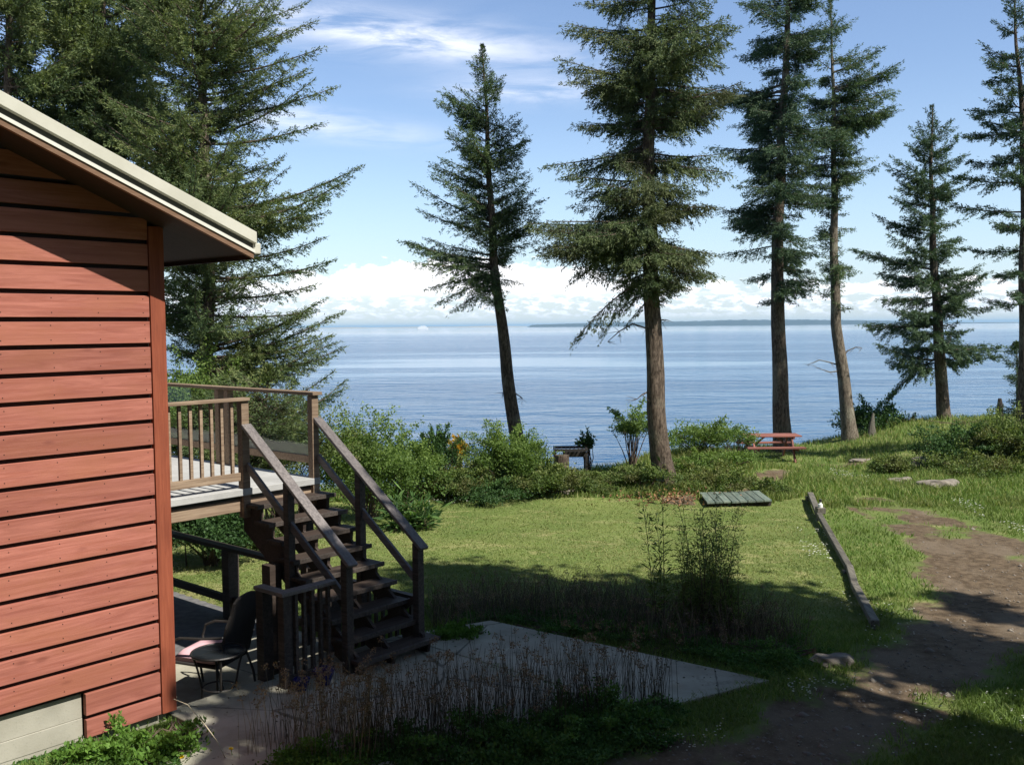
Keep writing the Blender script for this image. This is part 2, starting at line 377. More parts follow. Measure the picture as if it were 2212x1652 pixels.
def ground(t, p, o):
    v = pos(t)
    n = t.noise(v, .55, 5, .6, .4); n2 = t.noise(v, 3.0, 6, .65); n3 = t.noise(v, 26, 4, .7); st = t.noise(t.scale(v, (1.0, 1.5, 1), (0, 0, .9)), 1.0, 7, .68, .6)
    c = t.mix(t.sstep(n, .32, .68), (.11, .155, .042), (.19, .225, .07))
    c = t.mix(t.m('MULTIPLY', t.sstep(st, .5, .68), .75), c, (.40, .36, .17))
    c = t.mix(t.m('MULTIPLY', t.sstep(n2, .4, .7), .5), c, (.15, .23, .05))
    c = t.mix(t.m('MULTIPLY', t.sstep(n3, .52, .68), .55), c, (.08, .115, .03))
    c = t.mix(t.m('MULTIPLY', t.sstep(t.noise(v, 14, 4, .7), .6, .72), .45), c, (.34, .32, .14))
    dn = t.noise(v, 7, 7, .7); dn2 = t.noise(t.scale(v, (1, .5, 1)), 1.1, 5, .6)
    dc = t.mix(t.sstep(dn, .35, .68), (.085, .060, .037), (.185, .136, .088))
    dc = t.mix(t.m('MULTIPLY', t.sstep(dn2, .45, .66), .7), dc, (.215, .17, .122))
    dc = t.mix(t.m('MULTIPLY', t.sstep(t.noise(v, 50, 3), .62, .72), .7), dc, (.38, .32, .25))
    dm = t.sstep(t.m('ADD', attr(t, 'dirt'), t.m('MULTIPLY', t.m('SUBTRACT', t.noise(v, 1.7, 8, .72), .5), 1.5)), .36, .64)
    c = t.mix(dm, c, dc)
    bm = t.sstep(t.m('ADD', attr(t, 'bed'), t.m('MULTIPLY', t.m('SUBTRACT', n2, .5), .5)), .35, .65)
    c = t.mix(bm, c, t.mix(n3, (.045, .04, .022), (.10, .09, .045)))
    sp = t.new('ShaderNodeSeparateXYZ'); t.l.new(v, sp.inputs[0])
    cl = t.sstep(sp.outputs[2], -1.2, -2.4)
    c = t.mix(cl, c, t.mix(n2, (.10, .09, .07), (.22, .2, .17)))
    t.put(p.inputs['Base Color'], c); p.inputs['Roughness'].default_value = .95; p.inputs['Specular IOR Level'].default_value = .15
    h = t.m('ADD', t.m('MULTIPLY', n3, .5), t.noise(v, 80, 3, .7))
    t.put(p.inputs['Normal'], t.bump(h, .7, .03))
M['ground'] = mat('ground', ground)
def water(t, p, o):
    v = pos(t)
    a = t.noise(t.scale(v, (.16, .38, 1), (0, 0, .12)), 1.0, 3, .55, .4)
    b = t.noise(t.scale(v, (.8, 1.6, 1), (0, 0, -.2)), 1.0, 4, .6, .3)
    big = t.noise(t.scale(v, (.0011, .010, 1), (0, 0, -.05)), 1.0, 5, .62, .5)
    streak = t.noise(t.scale(v, (.003, .035, 1), (0, 0, .03)), 1.0, 5, .6, .3)
    sw = t.noise(t.scale(v, (.055, .10, 1), (0, 0, .35)), 1.0, 4, .6, .5)
    h = t.m('ADD', t.m('ADD', t.m('MULTIPLY', a, .55), t.m('MULTIPLY', b, .22)), t.m('MULTIPLY', sw, 2.4))
    calm = t.m('ADD', t.m('MULTIPLY', t.sstep(big, .44, .60), .45), t.m('MULTIPLY', t.sstep(streak, .47, .62), .45))
    dist = t.new('ShaderNodeVectorMath', operation='LENGTH'); t.l.new(v, dist.inputs[0]); 
    far = t.sstep(dist.outputs['Value'], 200, 3000)
    far2 = t.sstep(dist.outputs['Value'], 500, 2300)
    sp = t.new('ShaderNodeSeparateXYZ'); t.l.new(v, sp.inputs[0])
    wob = t.m('MULTIPLY', t.m('SUBTRACT', streak, .5), 120.0)
    gx = t.m('DIVIDE', t.m('ADD', sp.outputs[0], 5.0), 70.0); gy = t.m('DIVIDE', t.m('SUBTRACT', t.m('ADD', sp.outputs[1], wob), 370.0), 60.0)
    patch = t.m('EXPONENT', t.m('MULTIPLY', t.m('ADD', t.m('MULTIPLY', gx, gx), t.m('MULTIPLY', gy, gy)), -1.0))
    calm = t.m('ADD', calm, patch, clamp=True)
    bn = t.new('ShaderNodeBump'); t.put(bn.inputs['Height'], h); bn.inputs['Distance'].default_value = 2.2
    t.put(bn.inputs['Strength'], t.m('MULTIPLY', t.m('MULTIPLY', t.m('SUBTRACT', 1.0, t.m('MULTIPLY', calm, .985)), .8), t.m('SUBTRACT', 1.0, t.m('MULTIPLY', far2, .985))))
    t.put(p.inputs['Base Color'], t.mix(calm, (.022, .080, .18), (.05, .13, .23)))
    t.put(p.inputs['Roughness'], t.m('SUBTRACT', .16, t.m('MULTIPLY', far, .08)))
    p.inputs['IOR'].default_value = 1.33
    t.l.new(bn.outputs[0], p.inputs['Normal'])
M['water'] = mat('sea_water', water)
M['farland'] = leaf('far_woods', ((.02, .035, .03), (.03, .045, .04), (.04, .055, .045)), 0)
M['farsand'] = plain('far_shore', (.35, .33, .28), .9, sc=.01)

# ------------------------------------------------------------------ terrain
def inpoly(x, y, poly):
    c = np.zeros(x.shape, bool); n = len(poly)
    for i in range(n):
        x1, y1 = poly[i]; x2, y2 = poly[(i + 1) % n]
        if y1 == y2: continue
        c ^= ((y1 > y) != (y2 > y)) & (x < (x2 - x1) * (y - y1) / (y2 - y1) + x1)
    return c
def sdist(x, y, poly):
    d = np.full(x.shape, 1e9); n = len(poly)
    for i in range(n):
        ax, ay = poly[i]; bx, by = poly[(i + 1) % n]; ex, ey = bx - ax, by - ay
        t = np.clip(((x - ax) * ex + (y - ay) * ey) / (ex * ex + ey * ey + 1e-9), 0, 1)
        d = np.minimum(d, np.hypot(x - ax - t * ex, y - ay - t * ey))
    return np.where(inpoly(x, y, poly), d, -d)
def gp(pts): return [(lambda p: (p.x, p.y))(G(*q)) for q in pts]
DIRT = [gp([(1830, 1065), (1870, 1110), (1950, 1150), (1990, 1200), (1965, 1235), (2020, 1285), (2010, 1350), (1900, 1430), (1850, 1480), (1750, 1530), (1650, 1570), (1540, 1610), (1380, 1665), (1750, 1665), (1850, 1590), (1930, 1530), (2010, 1480), (2130, 1430), (2260, 1370), (2340, 1300), (2340, 1200), (2140, 1120), (2050, 1070), (1960, 1050), (1890, 1045)]),
        gp([(1620, 1040), (1680, 1012), (1740, 1000), (1860, 990), (1880, 998), (1750, 1014), (1700, 1034), (1650, 1062), (1590, 1062)]),
        gp([(1420, 1072), (1500, 1066), (1515, 1092), (1440, 1084)])]
a0, a1 = DIRT[0][12], DIRT[0][13]
DIRT.append([a0, a1, (3.5, 2.0), (1.5, -12), (-2, -12), (0, 2)])
BED = gp([(930, 1290), (1500, 1330), (1640, 1400), (1760, 1440), (1640, 1470), (1100, 1345), (1060, 1345), (940, 1390)])
BED2 = gp([(600, 1655), (640, 1560), (900, 1560), (1430, 1500), (1440, 1545), (1100, 1655)])
def fdirt(x, y):
    d = np.zeros(x.shape)
    for i, p in enumerate(DIRT): d = np.maximum(d, np.clip(.5 + sdist(x, y, p) / (1.3 if i in (0, 3) else .45), 0, 1))
    d = d * (1 - .42 * sst(y, 16.5, 21) * (x > 7.2))
    tuft = sst(nz2(x, y, 1.15), .05, .45) * .62 * sst(y, 12.5, 15)
    rough = .5 * nz2(x * 1.3, y, 2.3) + .25 * nz2(x, y, 5.1)
    mid = .75 * np.exp(-((x - (9.7 - .12 * (y - 15))) / .5) ** 2) * sst(y, 13, 16)
    d = np.where(y < 14, d + .18 * (d > .15), d)
    return np.where(d > 0, np.clip(d - tuft - mid + rough * (1 - np.abs(2 * d - 1)), 0, 1), 0)
def fbed(x, y): return np.maximum(np.clip(.5 + sdist(x, y, BED) / .5, 0, 1), np.clip(.5 + sdist(x, y, BED2) / .5, 0, 1))
xs = np.concatenate([np.arange(-90, -12, 3), np.arange(-12, 22, .13), np.arange(22, 40, .6), np.arange(40, 100, 4)])
ys = np.concatenate([np.arange(-80, 0, 3), np.arange(0, 6, .4), np.arange(6, 38, .13), np.arange(38, 46, .5)])
X, Y = np.meshgrid(xs, ys); Z = gz(X, Y)
D_ = fdirt(X, Y); B_ = fbed(X, Y)
Z = Z - .03 * D_
nx, ny = len(xs), len(ys)
idx = np.arange(nx * ny).reshape(ny, nx)
quads = np.stack([idx[:-1, :-1], idx[:-1, 1:], idx[1:, 1:], idx[1:, :-1]], -1).reshape(-1, 4)
fm = ((D_[:-1, :-1] + D_[1:, 1:]) / 2 > .5).reshape(-1)
def sheet(name, q, kind):
    used, inv = np.unique(q, return_inverse=True)
    V = np.stack([X.ravel()[used], Y.ravel()[used], Z.ravel()[used]], -1)
    o = fast(name, V, inv.reshape(-1, 4), 4, M['ground'], smooth=True)
    for nm, A in (('dirt', D_), ('bed', B_)):
        a = o.data.attributes.new(nm, 'FLOAT', 'POINT'); a.data.foreach_set('value', A.ravel()[used].astype(np.float32))
    o['kind'] = kind
    return o
tag(sheet('lawn_ground', quads[~fm], 'structure'), None, None)
tag(sheet('dirt_driveway', quads[fm], 'structure'), None, None)
SEA = -10.0
me = bpy.data.meshes.new('sea'); me.from_pydata([(-55000, -30, SEA), (55000, -30, SEA), (55000, 57000, SEA), (-55000, 57000, SEA)], [], [(0, 1, 2, 3)])
tag(link('sea', me, M['water']), None, None, kind='structure')

# ------------------------------------------------------------------ far shore, ship
def far_land(name, pts, Yd, wdt, material, kind='structure'):
    """ridge of wooded land: pts = (px, height m); real width in depth"""
    V = []; Fq = []; rows = [(0, 0), (.15, .7), (.5, 1), (1, 0)]
    P = []
    for i in range(len(pts) - 1):
        n = 24
        for j in range(n): t = j / n; P.append((pts[i][0] * (1 - t) + pts[i + 1][0] * t, pts[i][1] * (1 - t) + pts[i + 1][1] * t))
    P.append(pts[-1])
    for k, (px, h) in enumerate(P):
        x = at(px, 700, Yd).x
        hh = 1.15 * h * (1 + .03 * math.sin(k * 1.7) + .05 * random.uniform(-1, 1))
        for f, g in rows: V.append((x * (1 + f * wdt / Yd), Yd + f * wdt, SEA - .5 + hh * g))
    m = len(rows)
    for k in range(len(P) - 1):
        for j in range(m - 1): Fq.append((k * m + j, (k + 1) * m + j, (k + 1) * m + j + 1, k * m + j + 1))
    return tag(fast(name, V, Fq, 4, material, tint=rng.random(len(V))), None, None, kind=kind)
far_land('far_headland', [(1138, 1), (1150, 16), (1250, 22), (1420, 27), (1600, 36), (1750, 33), (1860, 26), (2010, 14), (2100, 6), (2260, 4)], 7000, 900, M['farland'])
far_land('far_low_shore', [(560, 3), (640, 5), (760, 11), (800, 5), (900, 9), (980, 6), (1060, 12), (1138, 5)], 8200, 500, M['farsand'])
def ship():
    p = at(913, 704, 4200); x, y = p.x, p.y; t = thing('ferry', 'distant white ferry on the horizon left of the leaning fir', 'ship', (x, y, SEA))
    m = MB(); L = 26
    pr = [(-L, 0), (-L * .9, -5), (L * .75, -5), (L, 0), (L * .75, 5), (-L * .9, 5)]
    m.add([(x + a * .9, y + b, SEA - 1) for a, b in pr] + [(x + a, y + b, SEA + 6) for a, b in pr], [tuple(range(6))[::-1], tuple(range(6, 12))] + [(i, (i + 1) % 6, 6 + (i + 1) % 6, 6 + i) for i in range(6)])
    m.build('hull', M['white'], t)
    m = MB(); m.box((x, y, SEA + 8), (38, 9, 4)); m.box((x, y, SEA + 11.5), (30, 8, 3)); m.box((x + 6, y, SEA + 14), (10, 7, 2.5)); m.build('superstructure', M['white'], t)
    m = MB(); m.tube([(x - 5, y, SEA + 12), (x - 5.5, y, SEA + 18)], [1.8, 1.5], 10); m.build('funnel', M['white'], t)
    m = MB(); m.tube([(x + 8, y, SEA + 15), (x + 8, y, SEA + 20)], [.3, .2], 6); m.build('mast', M['white'], t)
    p = at(1294, 699, 3200); x, y = p.x, p.y; t = thing('sailing_boat', 'tiny white sailing boat left of the tall fir trunk', 'boat', (x, y, SEA))
    m = MB(); pr = [(-6, 0), (-5, -1.6), (3, -1.8), (7, 0), (3, 1.8), (-5, 1.6)]
    m.add([(x + a * .9, y + b * .6, SEA - .5) for a, b in pr] + [(x + a, y + b, SEA + 1.6) for a, b in pr], [tuple(range(6))[::-1], tuple(range(6, 12))] + [(i, (i + 1) % 6, 6 + (i + 1) % 6, 6 + i) for i in range(6)])
    m.box((x - 1, y, SEA + 2.3), (5, 2.4, 1.4)); m.build('hull', M['white'], t)
    m = MB(); m.add([(x + .6, y, SEA + 3), (x - 5, y + .3, SEA + 3), (x + .6, y, SEA + 13), (x + .8, y + .1, SEA + 3)], [(0, 1, 2), (3, 2, 1)]); m.tube([(x + .7, y, SEA + 1), (x + .7, y, SEA + 14)], .12, 6); m.build('sail', M['white'], t)
ship()

# ------------------------------------------------------------------ house
WN = -8.18; UC = 4.585; RN = -7.63; UE = 5.235; ZE = 4.165; PT = .408   # wall plane, corner, rake plane, eave end, eave underside z, pitch
UR = -5.0    # ridge
NB = -17.5
def rk(u): return ZE + PT * (UE - u)
rf0 = random.Random(3)
house = thing('house', 'red stained board house with cream metal roof edge beside the stairs', 'house', Wp(UC, WN, 0))
m = MB(); g = MB()
z = .07; zs = [.07, .226] + [.226 + .2258 * i for i in range(1, 40)]
for i in range(len(zs) - 1):
    z0, z1 = zs[i], zs[i + 1]
    u0 = 3.79 if i < 2 else UR
    ug = z0 + (0.038 if i else 0)
    ub_ = min(UC - .11, UE - (ug - .05 - ZE) / PT); ut_ = min(UC - .11, UE - (z1 - .05 - ZE) / PT)
    if ut_ < UR + .3: break
    n0, n1 = WN - .02, WN + .032
    m.hexa([Wp(u0, n0, ug), Wp(u0, n1, ug), Wp(ub_, n1, ug), Wp(ub_, n0, ug), Wp(u0, n0, z1), Wp(u0, n1, z1), Wp(ut_, n1, z1), Wp(ut_, n0, z1)])
m.build('siding', M['siding'], house, bevel=.003)
g.ubox(3.80, UC - .02, WN - .12, WN - .008, .07, .46)
g.ubox(UR, UC - .02, WN - .12, WN - .008, .46, rk(UC) + .05)
n_ = 14
for i in range(n_):   # sheathing behind the boards up the gable
    ua = UR + (UC - UR) * i / n_; ub = UR + (UC - UR) * (i + 1) / n_
    g.ubox(ua, ub, WN - .12, WN - .008, rk(UC) + .05, rk(ub) + .06)
g.ubox(UC - .12, UC, NB + .8, WN - .12, .07, rk(UC) + .05)
for i in range(2, 17):
    for k in range(9):
        u = UC - .16 - .406 * k + rf0.uniform(-.01, .01)
        for dz in (.05, .17):
            if zs[i] + dz > rk(u) - .05: continue
            g.ubox(u - .004, u + .004, WN + .012, WN + .0335, zs[i] + .026 + dz - .004, zs[i] + .026 + dz + .004)
g.build('wall', M['groove'], house)
m = MB()
for i in range(len(zs) - 1):
    if zs[i + 1] > rk(UC) + .15: break
    m.ubox(UC - .001, UC + .024, NB + .8, WN - .08, zs[i] + .026, zs[i + 1])
m.build('siding', M['siding'], house, bevel=.003)
m = MB(); m.ubox(UC - .105, UC + .035, WN, WN + .046, .07, rk(UC) + .02); m.ubox(UC + .003, UC + .035, WN - .11, WN - .001, .07, rk(UC) + .02)
m.build('corner_board', M['cornerb'], house, bevel=.003)
m = MB(); m.ubox(UR, UC - .03, NB + .8, WN - .03, -.9, .07, .5); m.ubox(UR, 3.78, NB + .8, WN - .025, .07, .235, .2); m.ubox(UR, 3.78, NB + .8, WN - .03, .237, .448, .8)
m.build('foundation', M['foundation'], house, bevel=.004)
# roof
def slope(mb, u0, u1, n0, n1, b, tt, t=None):   # slab following the rake: b, tt offsets above rk
    mb.hexa([Wp(u0, n0, rk(u0) + b), Wp(u0, n1, rk(u0) + b), Wp(u1, n1, rk(u1) + b), Wp(u1, n0, rk(u1) + b),
             Wp(u0, n0, rk(u0) + tt), Wp(u0, n1, rk(u0) + tt), Wp(u1, n1, rk(u1) + tt), Wp(u1, n0, rk(u1) + tt)], t)
m = MB(); slope(m, UR, UE - .04, NB, RN - .045, .16, .23)
for k in range(24):
    nn = RN - .4 - k * .4; slope(m, UR, UE - .03, nn - .02, nn + .02, .23, .255)
# far slope of the gable
m.hexa([Wp(UR - 9, NB, rk(UR) - 3.3), Wp(UR - 9, RN - .04, rk(UR) - 3.3), Wp(UR, RN - .04, rk(UR) + .16), Wp(UR, NB, rk(UR) + .16),
        Wp(UR - 9, NB, rk(UR) - 3.24), Wp(UR - 9, RN - .04, rk(UR) - 3.24), Wp(UR, RN - .04, rk(UR) + .23), Wp(UR, NB, rk(UR) + .23)])
roof = m.build('roof', M['cream'], house)
m = MB(); slope(m, UR, UE, RN - .03, RN + .028, .140, .245); m.build('rake_trim', M['cream'], roof, bevel=.004)
m = MB(); slope(m, UR, UE - .01, RN - .03, RN - .022, .082, .140); m.build('rake_gap', M['darkgap'], roof)
m = MB(); slope(m, UR, UE - .01, RN - .03, RN + .012, .052, .082); m.build('drip_edge', M['drip'], roof)
m = MB(); slope(m, UR, UE - .02, RN - .04, RN, .0, .052); m.build('rake_board', M['brownfascia'], roof)
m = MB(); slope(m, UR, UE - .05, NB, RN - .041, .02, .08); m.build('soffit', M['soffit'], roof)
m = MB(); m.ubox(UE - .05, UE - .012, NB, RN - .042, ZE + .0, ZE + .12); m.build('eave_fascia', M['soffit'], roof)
m = MB(); m.ubox(UE - .012, UE + .06, NB, RN - .0, ZE + .05, ZE + .15); m.build('gutter', M['cream'], roof, bevel=.01)

# ------------------------------------------------------------------ deck
DZ = 1.75; DN = -9.56; UF = 7.28; UL = 6.31
deck = thing('deck', 'raised deck with pale floor and weathered wood railing behind the red wall', 'deck', Wp(UC + .05, DN, 0))
m = MB(); m.ubox(UC + .05, UF + .05, NB + 1, DN + .10, DZ - .075, DZ, .5); m.build('deck_floor', M['deckfloor'], deck, bevel=.006)
m = MB(); m.ubox(UC + .05, UF + .08, NB + 1, DN + .03, DZ - .12, DZ - .077); m.build('deck_edge', M['darkgap'], deck)
m = MB(); m.ubox(UC + .05, UF + .06, DN, DN + .04, DZ - .26, DZ - .122); m.ubox(UF + .02, UF + .06, NB + 1, DN - .001, DZ - .30, DZ - .122)
for k in range(9): m.ubox(UC + .1, UF + .0, DN - .4 - k * .8, DN - .36 - k * .8, DZ - .28, DZ - .122)
m.build('deck_beam', M['deckwood'], deck, bevel=.004)
def post(mb, u, n, z0, z1, w=.09): mb.ubox(u - w / 2, u + w / 2, n - w / 2, n + w / 2, z0, z1)
RT = DZ + 1.02
m = MB(); m.ubox(UC + .04, UL + .05, DN - .02, DN + .12, RT - .035, RT); m.build('top_rail', M['deckwood'], deck, bevel=.006)
m = MB(); m.ubox(UC + .04, UL - .03, DN + .025, DN + .065, DZ + .09, DZ + .18); m.build('bottom_rail', M['deckwood'], deck, bevel=.004)
for i in range(12):
    u = 6.16 - .127 * i
    if u < UC + .1: break
    m = MB(); m.ubox(u - .017, u + .017, DN + .028, DN + .062, DZ + .18, RT - .035); m.build('baluster', M['deckwood'], deck, bevel=.002)
for u in (UL, UF):
    m = MB(); post(m, u, DN + .045, DZ - .33, RT - .035, .095); m.build('post', M['deckwood'], deck, bevel=.005)
m = MB(); m.ubox(UF - .06, UF + .08, NB + 1, DN + .13, RT - .03, RT + .01); m.build('top_rail', M['deckwood'], deck, bevel=.006)
m = MB(); m.ubox(UF - .02, UF + .02, NB + 1, DN - .01, DZ + .17, DZ + .26); m.build('bottom_rail', M['deckwood'], deck, bevel=.004)
for nn in (-11.3, -11.52, -13.4, -15.2):
    m = MB(); post(m, UF, nn, DZ - .3, RT - .035, .09); m.build('post', M['deckwood'], deck, bevel=.005)
for a, b in ((DN - .06, -11.24), (-11.58, -13.34), (-13.46, -15.14)):
    m = MB(); m.ubox(UF - .004, UF + .004, b, a, DZ + .265, RT - .04); m.build('glass_panel', M['glass'], deck)
m = MB(); post(m, UF - .02, DN - .10, -.4, DZ - .26, .12); m.build('support_post', M['darkwood'], deck)
m = MB(); post(m, UF - .05, -15.0, -.4, DZ - .3, .14); m.build('support_post', M['darkwood'], deck)

# ------------------------------------------------------------------ stairs
st = thing('staircase', 'dark wooden staircase with sloping handrails going down from the deck', 'stairs', Wp(UL, -7.7, 0))
RISE = .175; RUN = .212
nf = lambda i: DN + .02 + RUN * i + .08    # front nosing
for i in range(1, 10):
    zt = DZ - RISE * i; f = nf(i); m = MB()
    m.ubox(UL - (.02 if i < 9 else .0), UF + (.11 if i < 9 else .16), f - .28, f, zt - .04, zt, .25 + .5 * random.random())
    tr = m.build('tread', M['tread'], st, bevel=.006)
    m = MB(); m.ubox(UL - .02, UF + .11, f - .022, f + .004, zt - .042, zt + .006); m.build('nosing', M['stairwood'], tr, bevel=.003)
for uc in (UL + .06, (UL + UF) / 2, UF + .02):
    m = MB()
    for i in range(1, 10):
        zt = DZ - RISE * i - .041; f = nf(i)
        m.hexa([Wp(uc - .02, f - .26, zt - .16), Wp(uc - .02, f - .06, zt - .24 if i < 9 else .0), Wp(uc + .02, f - .06, zt - .24 if i < 9 else .0), Wp(uc + .02, f - .26, zt - .16),
                Wp(uc - .02, f - .26, zt), Wp(uc - .02, f - .03, zt), Wp(uc + .02, f - .03, zt), Wp(uc + .02, f - .26, zt)])
    d0, d1 = nf(0) - .15, nf(9) - .12
    m.hexa([Wp(uc - .018, d0, DZ - .50), Wp(uc - .018, d1, .0), Wp(uc + .018, d1, .0), Wp(uc + .018, d0, DZ - .50),
            Wp(uc - .018, d0, DZ - .12), Wp(uc - .018, d1, .20), Wp(uc + .018, d1, .20), Wp(uc + .018, d0, DZ - .12)])
    m.build('stringer', M['tread'], st)
HN0, HN1, HZ0, HZ1 = -9.60, -7.66, 2.55, 1.145
hz = lambda n: HZ0 + (HZ1 - HZ0) * (n - HN0) / (HN1 - HN0)
for u in (UL + .01, UF + .03):
    m = MB(); m.bar(Wp(u, HN0 + .12, hz(HN0 + .12)), Wp(u, HN1, HZ1), .125, .04, side=Wp(1, 0, 0)); m.build('handrail', M['handrail'], st, bevel=.008)
    m = MB(); m.bar(Wp(u, DN + .09, hz(DN + .09) - .45), Wp(u, -7.8, hz(-7.8) - .45), .035, .085, side=Wp(1, 0, 0)); m.build('middle_rail', M['handrail'], st, bevel=.004)
    m = MB(); post(m, u, -8.71, (.35 if u > 7 else -.1), hz(-8.71) - .022, .088); m.build('post', M['stairwood'], st, bevel=.005)
    m = MB(); post(m, u, -7.76, .03, hz(-7.76) - .022, .09); m.build('newel_post', M['stairwood'], st, bevel=.005)
m = MB(); post(m, UL - .06, -8.95, -.3, .98, .15); m.build('support_post', M['tread'], st)
m = MB(); m.bar(Wp(UF + .07, -7.76, .62), Wp(UF + .07, -8.5, .12), .03, .07, side=Wp(1, 0, 0)); m.build('brace', M['tread'], st)

# patio rail by the stair foot
pr = thing('patio_railing', 'short dark baluster railing at the stair foot with pale cap rail', 'railing', Wp(5.67, -7.9, 0))
m = MB(); m.ubox(5.60, 6.27, -7.98, -7.86, .94, .98, .9); m.ubox(5.60, 5.72, -8.34, -7.981, .94, .98, .8); m.build('cap_rail', M['handrail'], pr, bevel=.006)
m = MB(); post(m, 5.67, -7.92, .0, .94, .10); m.build('post', M['stairwood'], pr, bevel=.005)
m = MB(); post(m, 5.67, -8.26, -.3, .94, .12); m.build('post', M['stairwood'], pr, bevel=.005)
for i in range(5):
    u = 5.80 + .1 * i; m = MB(); m.ubox(u - .017, u + .017, -7.94, -7.90, .1, .94); m.build('baluster', M['stairwood'], pr)
m = MB(); m.ubox(5.72, 6.26, -7.945, -7.895, .07, .13); m.build('bottom_rail', M['stairwood'], pr)
# far patio rail
fr = thing('patio_railing', 'dark open railing on thick posts along the lawn beneath the deck', 'railing', Wp(7.28, -11.4, -.3))
m = MB(); m.ubox(7.22, 7.36, -13.6, -9.2, .60, .65); m.build('top_rail', M['stairwood'], fr)
m = MB(); m.ubox(7.26, 7.32, -13.6, -9.2, -.12, -.02); m.build('bottom_rail', M['stairwood'], fr)
for nn in (-11.37, -13.35, -9.25):
    m = MB(); post(m, 7.29, nn, -.35, .60, .16); m.build('post', M['stairwood'], fr)
# second baluster rail behind the stairs
br = thing('patio_railing', 'low dark baluster railing seen through the open stair treads', 'railing', Wp(7.5, -8.8, -.3))
m = MB(); m.ubox(7.44, 7.52, -9.1, -7.95, .50, .54); m.build('top_rail', M['stairwood'], br)
for i in range(9):
    nn = -9.02 + .12 * i; m = MB(); m.ubox(7.46, 7.495, nn - .018, nn + .018, -.3, .50); m.build('baluster', M['stairwood'], br)

# ------------------------------------------------------------------ slabs
def slab(name, poly, z0, z1, mt, **kw):
    m = MB(); n = len(poly); ar = sum(poly[i][0] * poly[(i + 1) % n][1] - poly[(i + 1) % n][0] * poly[i][1] for i in range(n))
    if ar < 0: poly = poly[::-1]
    m.add([(x, y, z0) for x, y in poly] + [(x, y, z1) for x, y in poly], [tuple(range(n))[::-1], tuple(range(n, 2 * n))] + [(i, (i + 1) % n, n + (i + 1) % n, n + i) for i in range(n)])
    o = m.build(name, M[mt], bevel=.008); o['kind'] = 'structure'; return o
uv = lambda u, n: Wp(u, n, 0)[:2]
SA = G(1060, 1357); SB = G(1662, 1476); SC = G(1440, 1533)
SA, SB, SC = [(p.x, p.y) for p in (SA, SB, SC)]
slab('concrete_patio', [uv(UC + .0, -8.30), uv(7.43, -8.30), uv(7.43, -5.9), (-.2, 8.2), (-2.2, 6.6), (-3.4, 6.9), uv(3.75, -7.55), uv(UC, -7.8)], -.35, .03, 'concrete')
slab('concrete_path', [uv(7.45, -8.30), SA, SB, SC, (.35, 8.55), (-.15, 8.25), uv(7.45, -5.9)], -.35, .027, 'concrete')
slab('lower_patio', [uv(UC - .1, -8.32), uv(7.5, -8.32), uv(7.5, -10.5), uv(UC - .1, -10.2)], -.6, -.30, 'concrete')
slab('lower_patio_gravel', [uv(UC - .1, -10.22), uv(7.5, -10.52), uv(7.5, -15), uv(UC - .1, -15)], -.6, -.31, 'gravel')

